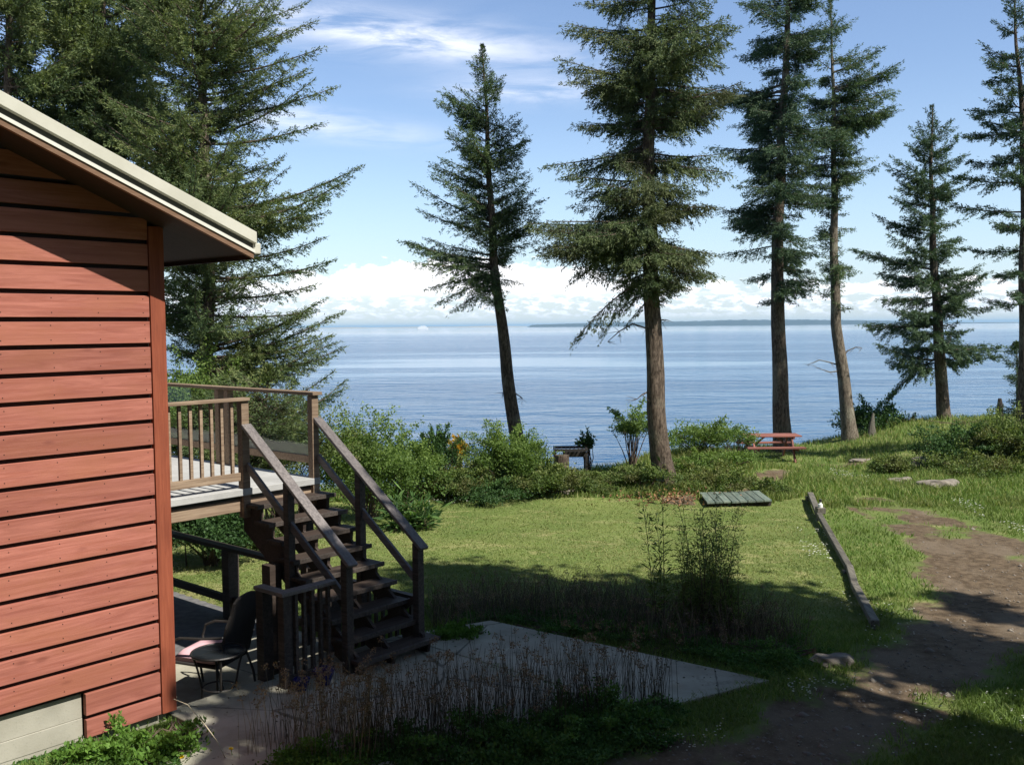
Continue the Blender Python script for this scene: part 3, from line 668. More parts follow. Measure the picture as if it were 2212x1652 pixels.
# ------------------------------------------------------------------ patio furniture
def chair():
    c = Vector(Wp(5.56, -9.08, -.3)); t = thing('patio_chair', 'dark metal patio chair with pink cushion under the stairs', 'chair', c)
    d = Vector(Wp(-.40, -.92, 0)).normalized(); s = Vector((-d.y, d.x, 0)); Z1 = Vector((0, 0, 1))   # d = facing direction
    P = lambda a, b, z: c + d * a + s * b + Z1 * z
    m = MB()
    V = []
    for i in range(7):
        for j in range(6):
            b = -.27 + .54 * i / 6; h = j / 5; rr = (1 - .55 * (abs(b) / .27) ** 4 * h)
            V.append(P(-.26 - .16 * h - .03 * math.cos(b * 5), b * (1 if h < .7 else rr ** .3), .45 + .68 * h * (1 - .10 * (b / .27) ** 2)))
    q = [(i * 6 + j, (i + 1) * 6 + j, (i + 1) * 6 + j + 1, i * 6 + j + 1) for i in range(6) for j in range(5)]
    m.add(V, q); o = m.build('backrest', M['wicker'], t); sd = o.modifiers.new('s', 'SOLIDIFY'); sd.thickness = .03
    m = MB()
    m.hexa([P(.27, -.27, .40), P(.27, .27, .40), P(-.27, .27, .38), P(-.27, -.27, .38), P(.27, -.27, .43), P(.27, .27, .43), P(-.27, .27, .41), P(-.27, -.27, .41)]); m.build('seat', M['wicker'], t, bevel=.01)
    for sg in (-1, 1):
        m = MB(); m.tube([P(-.33, .28 * sg, .72), P(-.1, .30 * sg, .70), P(.15, .31 * sg, .69), P(.27, .31 * sg, .64), P(.31, .31 * sg, .52), P(.29, .30 * sg, .40)], .014, 8); m.build('armrest', M['iron'], t)
        m = MB(); m.tube([P(.27, .27 * sg, .42), P(.33, .28 * sg, .2), P(.30, .28 * sg, .01)], .014, 8); m.build('leg', M['iron'], t)
        m = MB(); m.tube([P(-.25, .27 * sg, .42), P(-.33, .28 * sg, .2), P(-.36, .28 * sg, .01)], .014, 8); m.build('leg', M['iron'], t)
    m = MB()
    V = []; n = 9
    for k, zz in ((0, .43), (1, .50)):
        for i in range(n):
            for j in range(n):
                a, b = i / (n - 1) * 2 - 1, j / (n - 1) * 2 - 1; e = max(abs(a), abs(b)) ** 6
                V.append(P(.24 * a + .02, .25 * b, zz + (.045 * (1 - e) if k else -.0) - (.03 * e if k else 0)))
    q = [(k * n * n + i * n + j, k * n * n + (i + 1) * n + j, k * n * n + (i + 1) * n + j + 1, k * n * n + i * n + j + 1) for k in (0, 1) for i in range(n - 1) for j in range(n - 1)]
    for i in range(n - 1):
        for (a, b) in ((i * n, (i + 1) * n), (i * n + n - 1, (i + 1) * n + n - 1), (i, i + 1), ((n - 1) * n + i, (n - 1) * n + i + 1)): q.append((a, b, b + n * n, a + n * n))
    m.add(V, q); o = m.build('seat_cushion', M['cushion'], None, smooth=True)
    tag(o, 'pink cushion lying on the dark patio chair', 'cushion')
    c2 = Vector(Wp(5.30, -8.52, -.3)); t = thing('patio_table', 'small round glass patio table on curved black legs by the red wall', 'table', c2)
    m = MB(); m.tube([c2 + Z1 * .645, c2 + Z1 * .655], .25, 32); m.build('table_top', M['tableglass'], t, bevel=.002)
    m = MB(); m.ring(c2 + Z1 * .65, .258, .012, 36); m.build('rim', M['iron'], t)
    for k in range(4):
        an = k * math.pi / 2 + .4; e = Vector((math.cos(an), math.sin(an), 0))
        m = MB(); m.tube([c2 + e * .24 + Z1 * .64, c2 + e * .20 + Z1 * .5, c2 + e * .16 + Z1 * .3, c2 + e * .17 + Z1 * .12, c2 + e * .21 + Z1 * .0], .011, 8); m.build('leg', M['iron'], t)
    m = MB(); m.ring(c2 + Z1 * .3, .155, .008, 24); m.build('leg_ring', M['iron'], t)
chair()
def pot(u, n, r, label):
    c = Vector(Wp(u, n, .03)); m = MB()
    pts = [c, c + Vector((0, 0, .02)), c + Vector((0, 0, r * 1.1)), c + Vector((0, 0, r * 1.35)), c + Vector((0, 0, r * 1.5))]
    m.tube(pts, [r * .62, r * .66, r, r * 1.05, r * 1.12], 20); tag(m.build('flower_pot', M['bluepot'], None, smooth=False), label, 'pot')
pot(5.72, -7.74, .075, 'smaller blue glazed pot left of the railing post foot')
pot(5.96, -7.70, .10, 'larger blue glazed pot below the baluster railing')

# ------------------------------------------------------------------ picnic table, platform, timbers, rocks
def picnic():
    g0 = G(1690, 990); X0, Y0 = at(1663, 985, 29.6).x, 29.6; z0 = float(gz(X0, Y0)) + .0
    t = thing('picnic_table', 'red painted wooden picnic table on the grass by the shore', 'picnic table', (X0, Y0, z0)); L = 1.72
    for k in range(5):
        m = MB(); m.box((X0, Y0 - .30 + .15 * k, z0 + .735), (L, .142, .04)); m.build('tabletop_board', M['table'], t, bevel=.004)
    for sg in (-1, 1):
        m = MB()
        for q in (0, 1): m.box((X0, Y0 + sg * (.68 + .145 * q - .07), z0 + .43), (L, .138, .04))
        m.build('bench', M['table'], t, bevel=.004)
        x = X0 + sg * (L / 2 - .28)
        for s2 in (-1, 1):
            m = MB(); m.bar((x, Y0 + s2 * .25, z0 + .71), (x, Y0 + s2 * .68, z0 - .03), .09, .045, side=(0, 1, 0)); m.build('leg', M['table'], t)
        m = MB(); m.box((x + .05, Y0, z0 + .385), (.045, 1.55, .09)); m.build('bench_support', M['table'], t)
        m = MB(); m.box((x + .05, Y0, z0 + .69), (.045, .72, .08)); m.build('top_support', M['table'], t)
        m = MB(); m.bar((x + .03, Y0, z0 + .36), (x - sg * .42, Y0, z0 + .70), .07, .04, side=(0, 1, 0)); m.build('brace', M['table'], t)
picnic()
def platform():
    c = [G(1510, 1069), G(1640, 1067), G(1668, 1094), G(1527, 1096)]; z = max(p.z for p in c) + .07
    t = thing('wooden_platform', 'faded green plank platform at the far edge of the lawn', 'platform', (c[3].x, c[3].y, c[3].z))
    for k in range(8):
        a, b = k / 8 + .006, (k + 1) / 8 - .006; j = random.uniform(-.03, .03)
        L = lambda p, q, s: p + (q - p) * s
        q4 = [L(c[3], c[2], a), L(c[3], c[2], b), L(c[0], c[1], b), L(c[0], c[1], a)]
        m = MB(); m.hexa([(p.x, p.y + j, z - .04) for p in q4] + [(p.x, p.y + j, z) for p in q4]); m.build('plank', M['greenboard'], t, bevel=.004)
    m = MB()
    for s in (.12, .88):
        m.bar(Vector((*(c[3] + (c[0] - c[3]) * s).xy, z - .09)), Vector((*(c[2] + (c[1] - c[2]) * s).xy, z - .09)), .09, .09)
    m.build('joist', M['darkwood'], t)
platform()
def timber():
    p = [G(1747, 1066, .15), G(1772, 1110, .13), G(1830, 1224, .09), G(1852, 1266, .085), G(1886, 1345, .08)]
    t = thing('timber_rail', 'long grey weathered timber rail lying between the lawn and the dirt track', 'rail', (p[0].x, p[0].y, p[0].z - .3))
    for i in range(4):
        m = MB(); a, b = p[i] + Vector((.035 * (-1) ** i, 0, .012 * (i % 2))), p[i + 1] + Vector((-.03 * (-1) ** i, 0, -.01)); m.bar(a, a + (b - a) * .995 + Vector((0, 0, .0)), .10 if i else .12, .09); m.build('beam', M['greywood'], t, bevel=.012)
    for q in p:
        g_ = float(gz(q.x, q.y)); m = MB(); m.box((q.x, q.y, (g_ + q.z) / 2 - .06), (.12, .12, q.z - g_ + .02)); m.build('post', M['greywood'], t)
    q = p[1]
    m = MB(); m.box((q.x, q.y, q.z + .08), (.16, .18, .12)); bo = tag(m.build('timber_block', M['greywood'], None, bevel=.01), 'grey wooden block on top of the far end of the timber rail', 'block')
    m = MB(); m.tube([(q.x, q.y, q.z + .14), (q.x, q.y, q.z + .20), (q.x, q.y, q.z + .22), (q.x, q.y, q.z + .25)], [.045, .045, .02, .02], 14); c_ = m.build('bottle', M['white'], None); tag(c_, 'small white bottle with dark cap on the timber block', 'bottle')
    m = MB(); m.tube([(q.x, q.y, q.z + .25), (q.x, q.y, q.z + .30)], .025, 12); m.build('cap', M['iron'], c_)
timber()
def rock(name, px, py, Y, sx, sy, sz, label):
    p = G(px, py) if Y is None else at(px, py, Y); b = bpy.data.meshes.new(name); import bmesh
    bm = bmesh.new(); bmesh.ops.create_icosphere(bm, subdivisions=4, radius=1)
    o1 = random.uniform(0, 20)
    for v in bm.verts:
        c = v.co.copy(); n = math.sin(c.x * 3 + o1) * math.cos(c.y * 3.3 + o1) * .18 + math.sin(c.z * 6 + c.x * 7 + o1) * .06 + math.sin(c.y * 13 + c.x * 11 + o1) * .03
        v.co = Vector((c.x * sx, c.y * sy, min(c.z, .72) * sz)) * (1 + n)
    bm.to_mesh(b); bm.free(); o = link(name, b, M['rock']); o.location = (p.x, p.y, float(gz(p.x, p.y)) + sz * .15)
    tag(o, label, 'rock'); o.rotation_euler.z = random.uniform(0, .6); return o
rock('rock', 2030, 1052, None, .52, .30, .20, 'long flat-topped rock at the head of the dirt track')
rock('rock', 1945, 1040, None, .34, .2, .12, 'small low stone left of the long rock')
rock('rock', 1198, 1066, None, .17, .12, .10, 'left of two small stones under the brambles at the lawn edge')
rock('rock', 1228, 1064, None, .20, .13, .10, 'right of two small stones under the brambles at the lawn edge')
rock('rock', 1860, 994, None, .35, .15, .06, 'flat pale stone on the worn ground right of the picnic table')
rock('rock', 2030, 1000, None, .8, .3, .24, 'broad rock ledge at the foot of the right bank')
rock('rock', 1800, 1432, None, .24, .15, .10, 'flat stone in the shade beside the round green clump')
rock('rock', 1385, 992, None, .14, .10, .10, 'small pale stone on the grassy mound left of the trunk')
def grill():
    b = at(1232, 1008, 23.6); z0 = float(gz(b.x, b.y)); zt = at(1232, 968, 23.6).z
    t = thing('fire_grill', 'dark square metal grill frame standing among the shore plants', 'grill', (b.x, b.y, z0))
    m = MB()
    for sy in (-.3, .3): m.box((b.x, b.y + sy, zt), (.80, .05, .06))
    for sx in (-.38, .38): m.box((b.x + sx, b.y, zt), (.05, .56, .058))
    m.build('frame', M['iron'], t)
    m = MB()
    for k in range(7): m.box((b.x - .3 + .1 * k, b.y, zt - .01), (.03, .6, .02))
    m.build('grate', M['iron'], t)
    for sx in (-.37, .37):
        for sy in (-.28, .28):
            m = MB(); m.box((b.x + sx, b.y + sy, (zt + z0) / 2 - .1), (.05, .05, zt - z0 + .1)); m.build('leg', M['iron'], t)
    m = MB(); m.box((b.x + .1, b.y + .1, zt - .13), (.55, .3, .14)); m.build('fire_box', M['iron'], t, bevel=.01)
    p = at(1214, 1000, 22.9); z1 = at(1214, 982, 22.9).z; zz = float(gz(p.x, p.y))
    m = MB(); m.tube([(p.x, p.y, zz - .2), (p.x, p.y, zz + .1), (p.x + .01, p.y, z1)], [.21, .18, .165], 14, wob=.05); tag(m.build('tree_stump', M['bark'], None), 'dark cut tree stump in front of the metal grill', 'stump')
grill()
p = G(1461, 1040); q = at(1447, 1014, p.y - .1)
m = MB(); m.bar(p, q, .05, .05); tag(m.build('stake', M['stake'], None, bevel=.004), 'pale wooden stake leaning beside the base of the tall fir', 'stake')

# ------------------------------------------------------------------ vegetation
def rhomb(P, D, L, Wd, tint):
    n = len(P); A = rng.normal(size=(n, 3)); Sd = np.cross(D, A); Sd /= np.linalg.norm(Sd, axis=1, keepdims=True) + 1e-9
    L = np.broadcast_to(L, n)[:, None]; Wd = np.broadcast_to(Wd, n)[:, None]
    V = np.stack([P, P + D * L * .5 + Sd * Wd * .5, P + D * L, P + D * L * .5 - Sd * Wd * .5], 1)
    return V.reshape(-1, 3), np.repeat(tint, 4)
def soup(name, parts, material, parent=None):
    V = np.concatenate([p[0] for p in parts]); t = np.concatenate([p[1] for p in parts])
    return fast(name, V, np.arange(len(V)).reshape(-1, 4), 4, material, parent, tint=t)
def unit(a): return a / (np.linalg.norm(a, axis=-1, keepdims=True) + 1e-9)

def conifer(name, label, group, depth, trunk, rb, prof, tap=1.15, needle='fir', barkm='bark', dens=1.0, el=(.55, .1, -.25), droop=.0, size=1.0, bare=.12, whorl=None, gap=0, extra=(), zscale=1, back=.9, tipup=.25, seed=1, twl=.42, bushy=1.0, minL=.5, dead=()):
    """trunk: [(px,py)], prof: [(py, left px reach, right px reach)] in the 2212 view, unprojected at the tree's own distance"""
    global rng; rng = np.random.default_rng(seed); rnd = random.Random(seed); random.seed(seed)
    tp = [at(a, b, depth) for a, b in trunk]      # bottom first
    base = tp[0]; gzb = float(gz(base.x, base.y)) - .25
    if tp[0].z > gzb: tp.insert(0, Vector((tp[0].x + (tp[0].x - tp[1].x) * .05, depth, gzb)))
    root = thing(name, label, 'tree', (tp[0].x, depth, gzb + .25), group)
    zt = tp[-1].z; z0 = tp[0].z
    tz = np.array([p.z for p in tp]); tx = np.array([p.x for p in tp])
    fx = lambda z: float(np.interp(z, tz, tx))
    mb = MB(); zz = np.linspace(z0, zt, 40)
    rad = [max(.012, rb * (1 - .93 * ((z - z0) / (zt - z0)) ** tap) * (1 + .45 * math.exp(-(z - z0) / .45))) for z in zz]
    mb.tube([(fx(z) + .015 * math.sin(z * 2.1 + seed), depth + .02 * math.sin(z * 1.7 + seed), z) for z in zz], rad, 14, wob=.035)
    fr_ = lambda z: float(np.interp(z, zz, rad))
    pz = np.array([at(trunk[0][0], p[0], depth).z for p in prof]); o = np.argsort(pz)
    sc = depth / F * K
    pl = np.array([p[1] * sc for p in prof])[o]; prr = np.array([p[2] * sc for p in prof])[o]; pz = pz[o]
    zlo, zhi = pz[0], pz[-1]
    out = []
    br = []
    if whorl is None:
        nb = int((zhi - zlo) / .17 * 2.4 * dens / 4.5)
        for i in range(nb):
            zc_ = zlo + (zhi - zlo) * (i + rnd.random()) / nb; pc = rnd.uniform(0, 6.283) ; lf = rnd.choice((.5, .72, .9, 1.0, 1.1)); sl_ = rnd.uniform(-.16, .16)
            for j in range(rnd.randint(3, 6)): br.append((min(zhi, max(zlo, zc_ + rnd.gauss(0, .13))), (pc + rnd.gauss(0, .30)) % 6.283 + .01, lf * rnd.uniform(.7, 1.05), sl_))
    else:
        zc = zlo
        while zc < zhi:
            k = rnd.randint(4, 6) ; a0_ = rnd.uniform(0, 6.28)
            for j in range(k): br.append((zc + rnd.uniform(-.12, .12), (a0_ + 6.283 * j / k + rnd.uniform(-.4, .4)) % 6.283 + .01, rnd.choice((.55, .8, .95, 1.1)), rnd.uniform(-.12, .12)))
            zc += whorl * rnd.uniform(.7, 1.25) * (1 - .45 * (zc - zlo) / (zhi - zlo))
    br += [(rnd.uniform(zlo + .1 * (zhi - zlo), zhi), -rnd.uniform(.01, 6.283), 1, 0) for _ in range(int(len(br) * .5))]
    P_all, D_all, T_all, S_all = [], [], [], []
    def branch(zb, ph, L, slope_, curve, dr, start=None, dn=1.0):
        c, s = math.cos(ph), math.sin(ph)
        b0 = start or Vector((fx(zb), depth, zb))
        hd = np.array([c, s, 0.]); side = np.array([-s, c, 0.]); n = 9
        tt = np.linspace(0, 1, n)
        wig = .05 * L * np.sin(tt * 5 + ph * 3)
        pts = np.array(b0)[None] + hd * (tt * L)[:, None] + side * wig[:, None]
        pts[:, 2] += L * (slope_ * tt + curve * tt ** 2)
        mb.tube([tuple(p) for p in pts], list(np.maximum(.006, (.008 + .011 * L) * (1 - .85 * tt)) * min(1.0, size + .3)), 5, False)
        step = .060 / dn
        m_ = max(3, int(L / step)); 
        t = (np.arange(m_) + rng.random(m_)) / m_; t = bare + (1 - bare) * t
        lt = np.clip(twl * (L * (1 - t) ** .8 + min(.22, .5 * L)), .06, 1.1) * rng.uniform(.55, 1.15, m_)
        base_ = np.stack([np.interp(t, tt, pts[:, k]) for k in range(3)], -1)
        sg = np.where(rng.random(m_) < .5, -1., 1.)
        fw = rng.uniform(.45, 1.0, m_)
        dirs = hd * fw[:, None] + side * (sg * rng.uniform(.25, 1, m_))[:, None]
        dirs[:, 2] += rng.uniform(-.60, .38, m_) + slope_ * .5 - dr
        dirs = unit(dirs)
        # straight tip
        base_ = np.vstack([base_, pts[-2][None]]); dirs = np.vstack([dirs, unit((pts[-1] - pts[-3])[None])]); lt = np.append(lt, min(.28 * size, .4 * L) + .1 * L)
        ne = np.maximum(4, (lt / (.0115 * size) * bushy).astype(int)); ix = np.repeat(np.arange(len(lt)), ne)
        q = rng.random(len(ix))
        Pp = base_[ix] + dirs[ix] * (q * lt[ix])[:, None]
        Pp[:, 2] -= (dr * .5 + .05) * (q ** 2) * lt[ix] - tipup * .12 * q * lt[ix]
        rr_ = rng.normal(size=(len(ix), 3)); 
        Pp += rr_ * (.020 * size + .022 * size * (1 - q))[:, None]
        Dd = unit(dirs[ix] * .95 + rng.normal(size=(len(ix), 3)) * .42 - np.array([0, 0, dr * .6]))
        P_all.append(Pp); D_all.append(Dd)
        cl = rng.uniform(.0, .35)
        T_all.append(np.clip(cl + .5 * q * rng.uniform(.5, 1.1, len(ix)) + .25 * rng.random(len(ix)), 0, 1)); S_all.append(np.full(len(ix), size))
    gaps = [rnd.uniform(zlo, zhi) for _ in range(gap)]
    for zb, ph, lf, sl0 in br:
        if any(abs(zb - g_) < .22 for g_ in gaps) and rnd.random() < .8: continue
        h = (zb - zlo) / (zhi - zlo)
        wl = np.interp(zb, pz, pl); wr = np.interp(zb, pz, prr)
        c = math.cos(ph); w1 = wr if c > 0 else wl
        Lr = (w1 * abs(c) + (.5 * (wl + wr)) * back * (1 - abs(c))) * lf
        if ph < 0: Lr *= rnd.uniform(.22, .5)
        if Lr < .12: continue
        s_ = el[2] + (el[1] - el[2]) * min(1, h * 2) if h < .5 else el[1] + (el[0] - el[1]) * (h - .5) * 2
        s_ += sl0 + rnd.uniform(-.07, .07); cu = tipup * rnd.uniform(.6, 1.3) - .12
        zs_ = max(zb - Lr * (s_ + cu) * .95, z0 + .5)
        branch(min(zs_, zt - .05), ph, Lr, s_, cu, droop * rnd.uniform(.4, 1.4))
    for e in extra:   # (py, side sign, reach px, slope, curve, droop)
        zb = at(trunk[0][0], e[0], depth).z
        branch(zb, (0 if e[1] > 0 else math.pi) + rnd.uniform(-.25, .25), e[2] * sc, e[3], e[4], e[5], dn=1.15)
    nl = int(420 * dens); q = rng.random(nl) ** 1.3; zl = zt - q * .16 * (zt - zlo); tx_ = np.interp(zl, tz, tx)
    a_ = rng.uniform(0, 6.283, nl); r_ = rng.random(nl) * (.02 + .34 * q) * size
    P_all.append(np.stack([tx_ + r_ * np.cos(a_), depth + r_ * np.sin(a_), zl], -1)); D_all.append(unit(np.stack([np.cos(a_), np.sin(a_), .9 + 0 * a_], -1) + rng.normal(size=(nl, 3)) * .3)); T_all.append(rng.random(nl))
    P = np.vstack(P_all); D = np.vstack(D_all); Tt = np.concatenate(T_all)
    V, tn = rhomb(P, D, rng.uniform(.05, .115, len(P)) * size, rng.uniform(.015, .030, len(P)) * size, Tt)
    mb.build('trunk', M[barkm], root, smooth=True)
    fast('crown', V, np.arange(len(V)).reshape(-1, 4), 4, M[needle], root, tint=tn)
    for (px, py, pts) in dead:
        m2 = MB(); a = at(px, py, depth); L_ = [Vector((fx(a.z), depth, a.z))]
        for dx, dz in pts: L_.append(L_[0] + Vector((dx * sc, rnd.uniform(-.15, .05), -dz * sc)))
        m2.tube(L_, list(np.linspace(.03, .007, len(L_))), 6, False)
        for k in range(1, len(L_)):
            for j in range(3):
                b = L_[k]; m2.tube([b, b + Vector((rnd.uniform(-.3, .3), rnd.uniform(-.2, .2), rnd.uniform(-.28, .12)))], [.007, .003], 4, False)
        m2.build('dead_branch', M[barkm], root)
    print(name, len(P), 'needles', root['label'])
    return root
GS = 'tall firs along the shore'
conifer('fir_tree', 'large dense fir with pale olive branches reaching right over the deck', GS, 19.5, [(445, 1000), (447, 780), (450, 600), (440, 300), (430, 0), (425, -300), (420, -420)], .17,
        [(960, 60, 330), (900, 140, 300), (830, 150, 350), (780, 120, 290), (710, 150, 275), (640, 130, 240), (575, 170, 280), (500, 200, 240), (400, 250, 330), (370, 250, 315), (310, 230, 225), (200, 240, 270), (110, 220, 230), (0, 230, 220), (-120, 190, 190), (-300, 90, 100), (-410, 10, 10)],
        needle='firolive', dens=2.3, el=(.45, .12, -.05), tipup=.42, size=.76, seed=11, twl=.30, bushy=1.1, whorl=None,
        extra=[(70, 1, 215, .1, .2, 0), (110, 1, 235, .1, .2, 0), (160, 1, 250, .05, .15, 0), (250, 1, 275, .05, .2, 0), (310, 1, 250, 0, .15, 0), (450, 1, 330, .0, .25, 0), (480, 1, 325, -.02, .24, .05), (560, 1, 250, -.05, .2, 0), (600, 1, 285, -.05, .15, 0), (640, 1, 225, -.1, .2, 0), (680, 1, 240, -.1, .12, .1), (770, 1, 290, -.05, .2, 0), (800, 1, 275, -.05, .15, .1)])
conifer('fir_tree', 'tall fir with thick dark trunk behind the house roof', GS, 22.5, [(215, 1000), (215, 400), (218, 200), (220, 0), (222, -400)], .26,
        [(760, 160, 200), (600, 180, 210), (400, 210, 230), (250, 200, 230), (100, 220, 240), (0, 200, 220), (-200, 150, 150), (-390, 20, 20)],
        needle='firolive', dens=2.3, el=(.4, .1, -.1), tipup=.3, size=1.15, seed=12)
conifer('fir_tree', 'fir at the far left edge above the roof', GS, 20.5, [(10, 1000), (15, 300), (20, 0), (22, -350)], .18,
        [(560, 180, 170), (400, 190, 180), (250, 180, 180), (100, 190, 170), (0, 180, 160), (-200, 120, 120), (-340, 20, 20)],
        needle='firolive', dens=2.0, el=(.4, .1, -.1), tipup=.3, size=1.1, seed=13)
conifer('fir_tree', 'slender leaning fir with conical crown left of centre', GS, 25.0, [(1122, 975), (1115, 940), (1095, 800), (1078, 650), (1066, 560), (1058, 400), (1048, 200), (1042, 98)], .20,
        [(640, 90, 12), (610, 130, 30), (590, 140, 45), (552, 160, 62), (514, 205, 65), (460, 160, 90), (389, 152, 108), (346, 115, 80), (308, 140, 98), (259, 98, 50), (215, 104, 40), (172, 62, 38), (140, 32, 36), (118, 14, 14), (102, 3, 3)],
        needle='fir', dens=2.1, el=(.50, .32, .15), tipup=.30, size=.82, seed=14, bushy=1.0, bare=.08, extra=[(560, -1, 190, .05, .15, .05), (575, -1, 165, -.05, .1, .15), (600, -1, 125, -.3, -.1, .3), (590, -1, 140, -.15, -.05, .25), (620, -1, 95, -.3, -.2, .4), (540, 1, 95, .1, .1, 0), (520, 1, 105, .1, .15, 0), (600, 1, 45, -.2, 0, .3), (500, -1, 150, .15, .15, 0), (470, 1, 110, .2, .15, 0)], dead=[(1105, 848, [(14, 2), (26, 10)]), (1100, 846, [(-8, 0), (-16, 0)])], droop=.1)
conifer('fir_tree', 'biggest fir, with a thick bare trunk standing on the grassy mound', GS, 22.6, [(1437, 1036), (1428, 985), (1417, 880), (1413, 760), (1412, 690), (1406, 600), (1402, 440), (1402, 250), (1408, 60), (1412, -200), (1414, -420)], .235,
        [(655, 40, 30), (620, 150, 130), (560, 220, 150), (520, 270, 140), (470, 285, 150), (430, 240, 135), (390, 220, 150), (350, 270, 170), (300, 190, 175), (260, 190, 140), (200, 250, 190), (150, 205, 200), (90, 150, 225), (40, 170, 200), (0, 160, 160), (-150, 150, 150), (-300, 90, 90), (-410, 15, 15)],
        needle='firbrown', dens=3.0, el=(.4, .0, -.30), tipup=.22, size=.85, seed=15, droop=.35, gap=5, bare=.16,
        extra=((600, -1, 175, -.35, -.45, .8), (640, -1, 110, .3, -1.1, .7), (560, 1, 130, .0, -.25, .9), (540, -1, 170, .0, -.35, .8), (640, -1, 60, -.9, -.2, .5)), dead=[(1412, 706, [(-18, 2), (-45, -8), (-75, 8), (-100, 30)]), (1416, 692, [(14, -2), (28, -2)]), (1418, 848, [(-14, -4), (-30, 2), (-42, 12)]), (1412, 652, [(12, 0), (24, 0)])])
conifer('fir_tree', 'fir with straight grey trunk rising behind the red picnic table', GS, 31.5, [(1692, 965), (1688, 900), (1683, 760), (1678, 600), (1683, 440), (1690, 250), (1702, 60), (1706, -150), (1708, -300)], .30,
        [(655, 25, 50), (640, 80, 100), (600, 110, 100), (540, 140, 90), (500, 135, 80), (440, 120, 120), (380, 155, 130), (330, 120, 140), (280, 140, 110), (200, 155, 115), (130, 155, 110), (60, 130, 115), (0, 100, 80), (-120, 90, 80), (-290, 10, 10)],
        needle='firdark', barkm='bark', tap=.85, dens=1.7, el=(.3, -.05, -.25), tipup=.2, size=1.0, seed=16, gap=6, droop=.2)
conifer('fir_tree', 'fir with pale curving trunk to the right of the picnic table', GS, 32.5, [(1838, 960), (1834, 920), (1820, 800), (1806, 700), (1802, 560), (1802, 400), (1800, 200), (1796, 60), (1792, 0)], .24,
        [(665, 15, 30), (640, 45, 25), (560, 60, 50), (500, 50, 50), (470, 20, 60), (440, 60, 60), (390, 80, 105), (340, 70, 100), (290, 80, 110), (230, 70, 150), (200, 70, 140), (150, 70, 135), (110, 60, 105), (60, 60, 55), (20, 30, 30), (2, 8, 8)],
        needle='fir', barkm='barklight', tap=.9, dens=1.6, el=(.3, .0, -.15), tipup=.25, size=1.0, seed=17, gap=5, droop=.15, dead=[(1822, 790, [(-25, -8), (-50, -14), (-75, -4)]), (1824, 775, [(14, -18), (30, -26), (42, -24)]), (1822, 800, [(-30, 2), (-60, -8)])])
conifer('fir_tree', 'small dark spire-shaped fir standing alone at the right', GS, 33.0, [(2042, 940), (2036, 860), (2026, 700), (2014, 500), (2012, 350), (2013, 228)], .22,
        [(780, 150, 90), (750, 165, 115), (690, 150, 90), (640, 165, 95), (600, 130, 90), (560, 160, 75), (520, 150, 65), (470, 140, 60), (430, 80, 50), (380, 95, 75), (330, 65, 55), (290, 48, 42), (255, 22, 22), (232, 5, 5)],
        needle='firdark', dens=1.0, el=(.30, .05, -.12), tipup=.32, size=1.05, seed=18, whorl=.55, droop=.12, bare=.12, back=.8, bushy=1.7,
        extra=((770, -1, 105, -.5, -.35, .5), (760, 1, 120, -.1, .02, .1), (700, -1, 160, -.1, .1, .1)))
conifer('fir_tree', 'fir cut off by the right edge of the view', GS, 27.0, [(2216, 960), (2214, 700), (2212, 300), (2196, 100), (2192, 0), (2190, -40)], .2,
        [(640, 80, 100), (570, 70, 100), (510, 110, 100), (420, 130, 100), (390, 130, 100), (250, 100, 90), (210, 110, 90), (160, 95, 80), (110, 85, 60), (50, 40, 40), (0, 30, 30), (-36, 5, 5)],
        needle='firdark', dens=1.0, el=(.3, .0, -.1), tipup=.25, size=1.0, seed=19, whorl=.7, bare=.15, gap=2, bushy=1.7)
conifer('young_fir', 'young dark fir low on the bank at the right edge', None, 28.0, [(2200, 930), (2198, 820), (2195, 740)], .07,
        [(905, 60, 60), (860, 48, 50), (800, 38, 40), (750, 10, 10)], needle='firdark', dens=2.2, el=(.5, .2, .05), size=.95, seed=20, bare=.05)
conifer('young_fir', 'low spreading olive fir beyond the deck corner', None, 17.5, [(560, 1060), (566, 960), (575, 860), (580, 790)], .07,
        [(1010, 200, 120), (960, 190, 150), (900, 170, 160), (850, 130, 235), (815, 90, 100), (795, 10, 20)], needle='firolive', dens=2.4, el=(.35, .15, .05), tipup=.4, size=.85, seed=21, bare=.05, bushy=1.1)

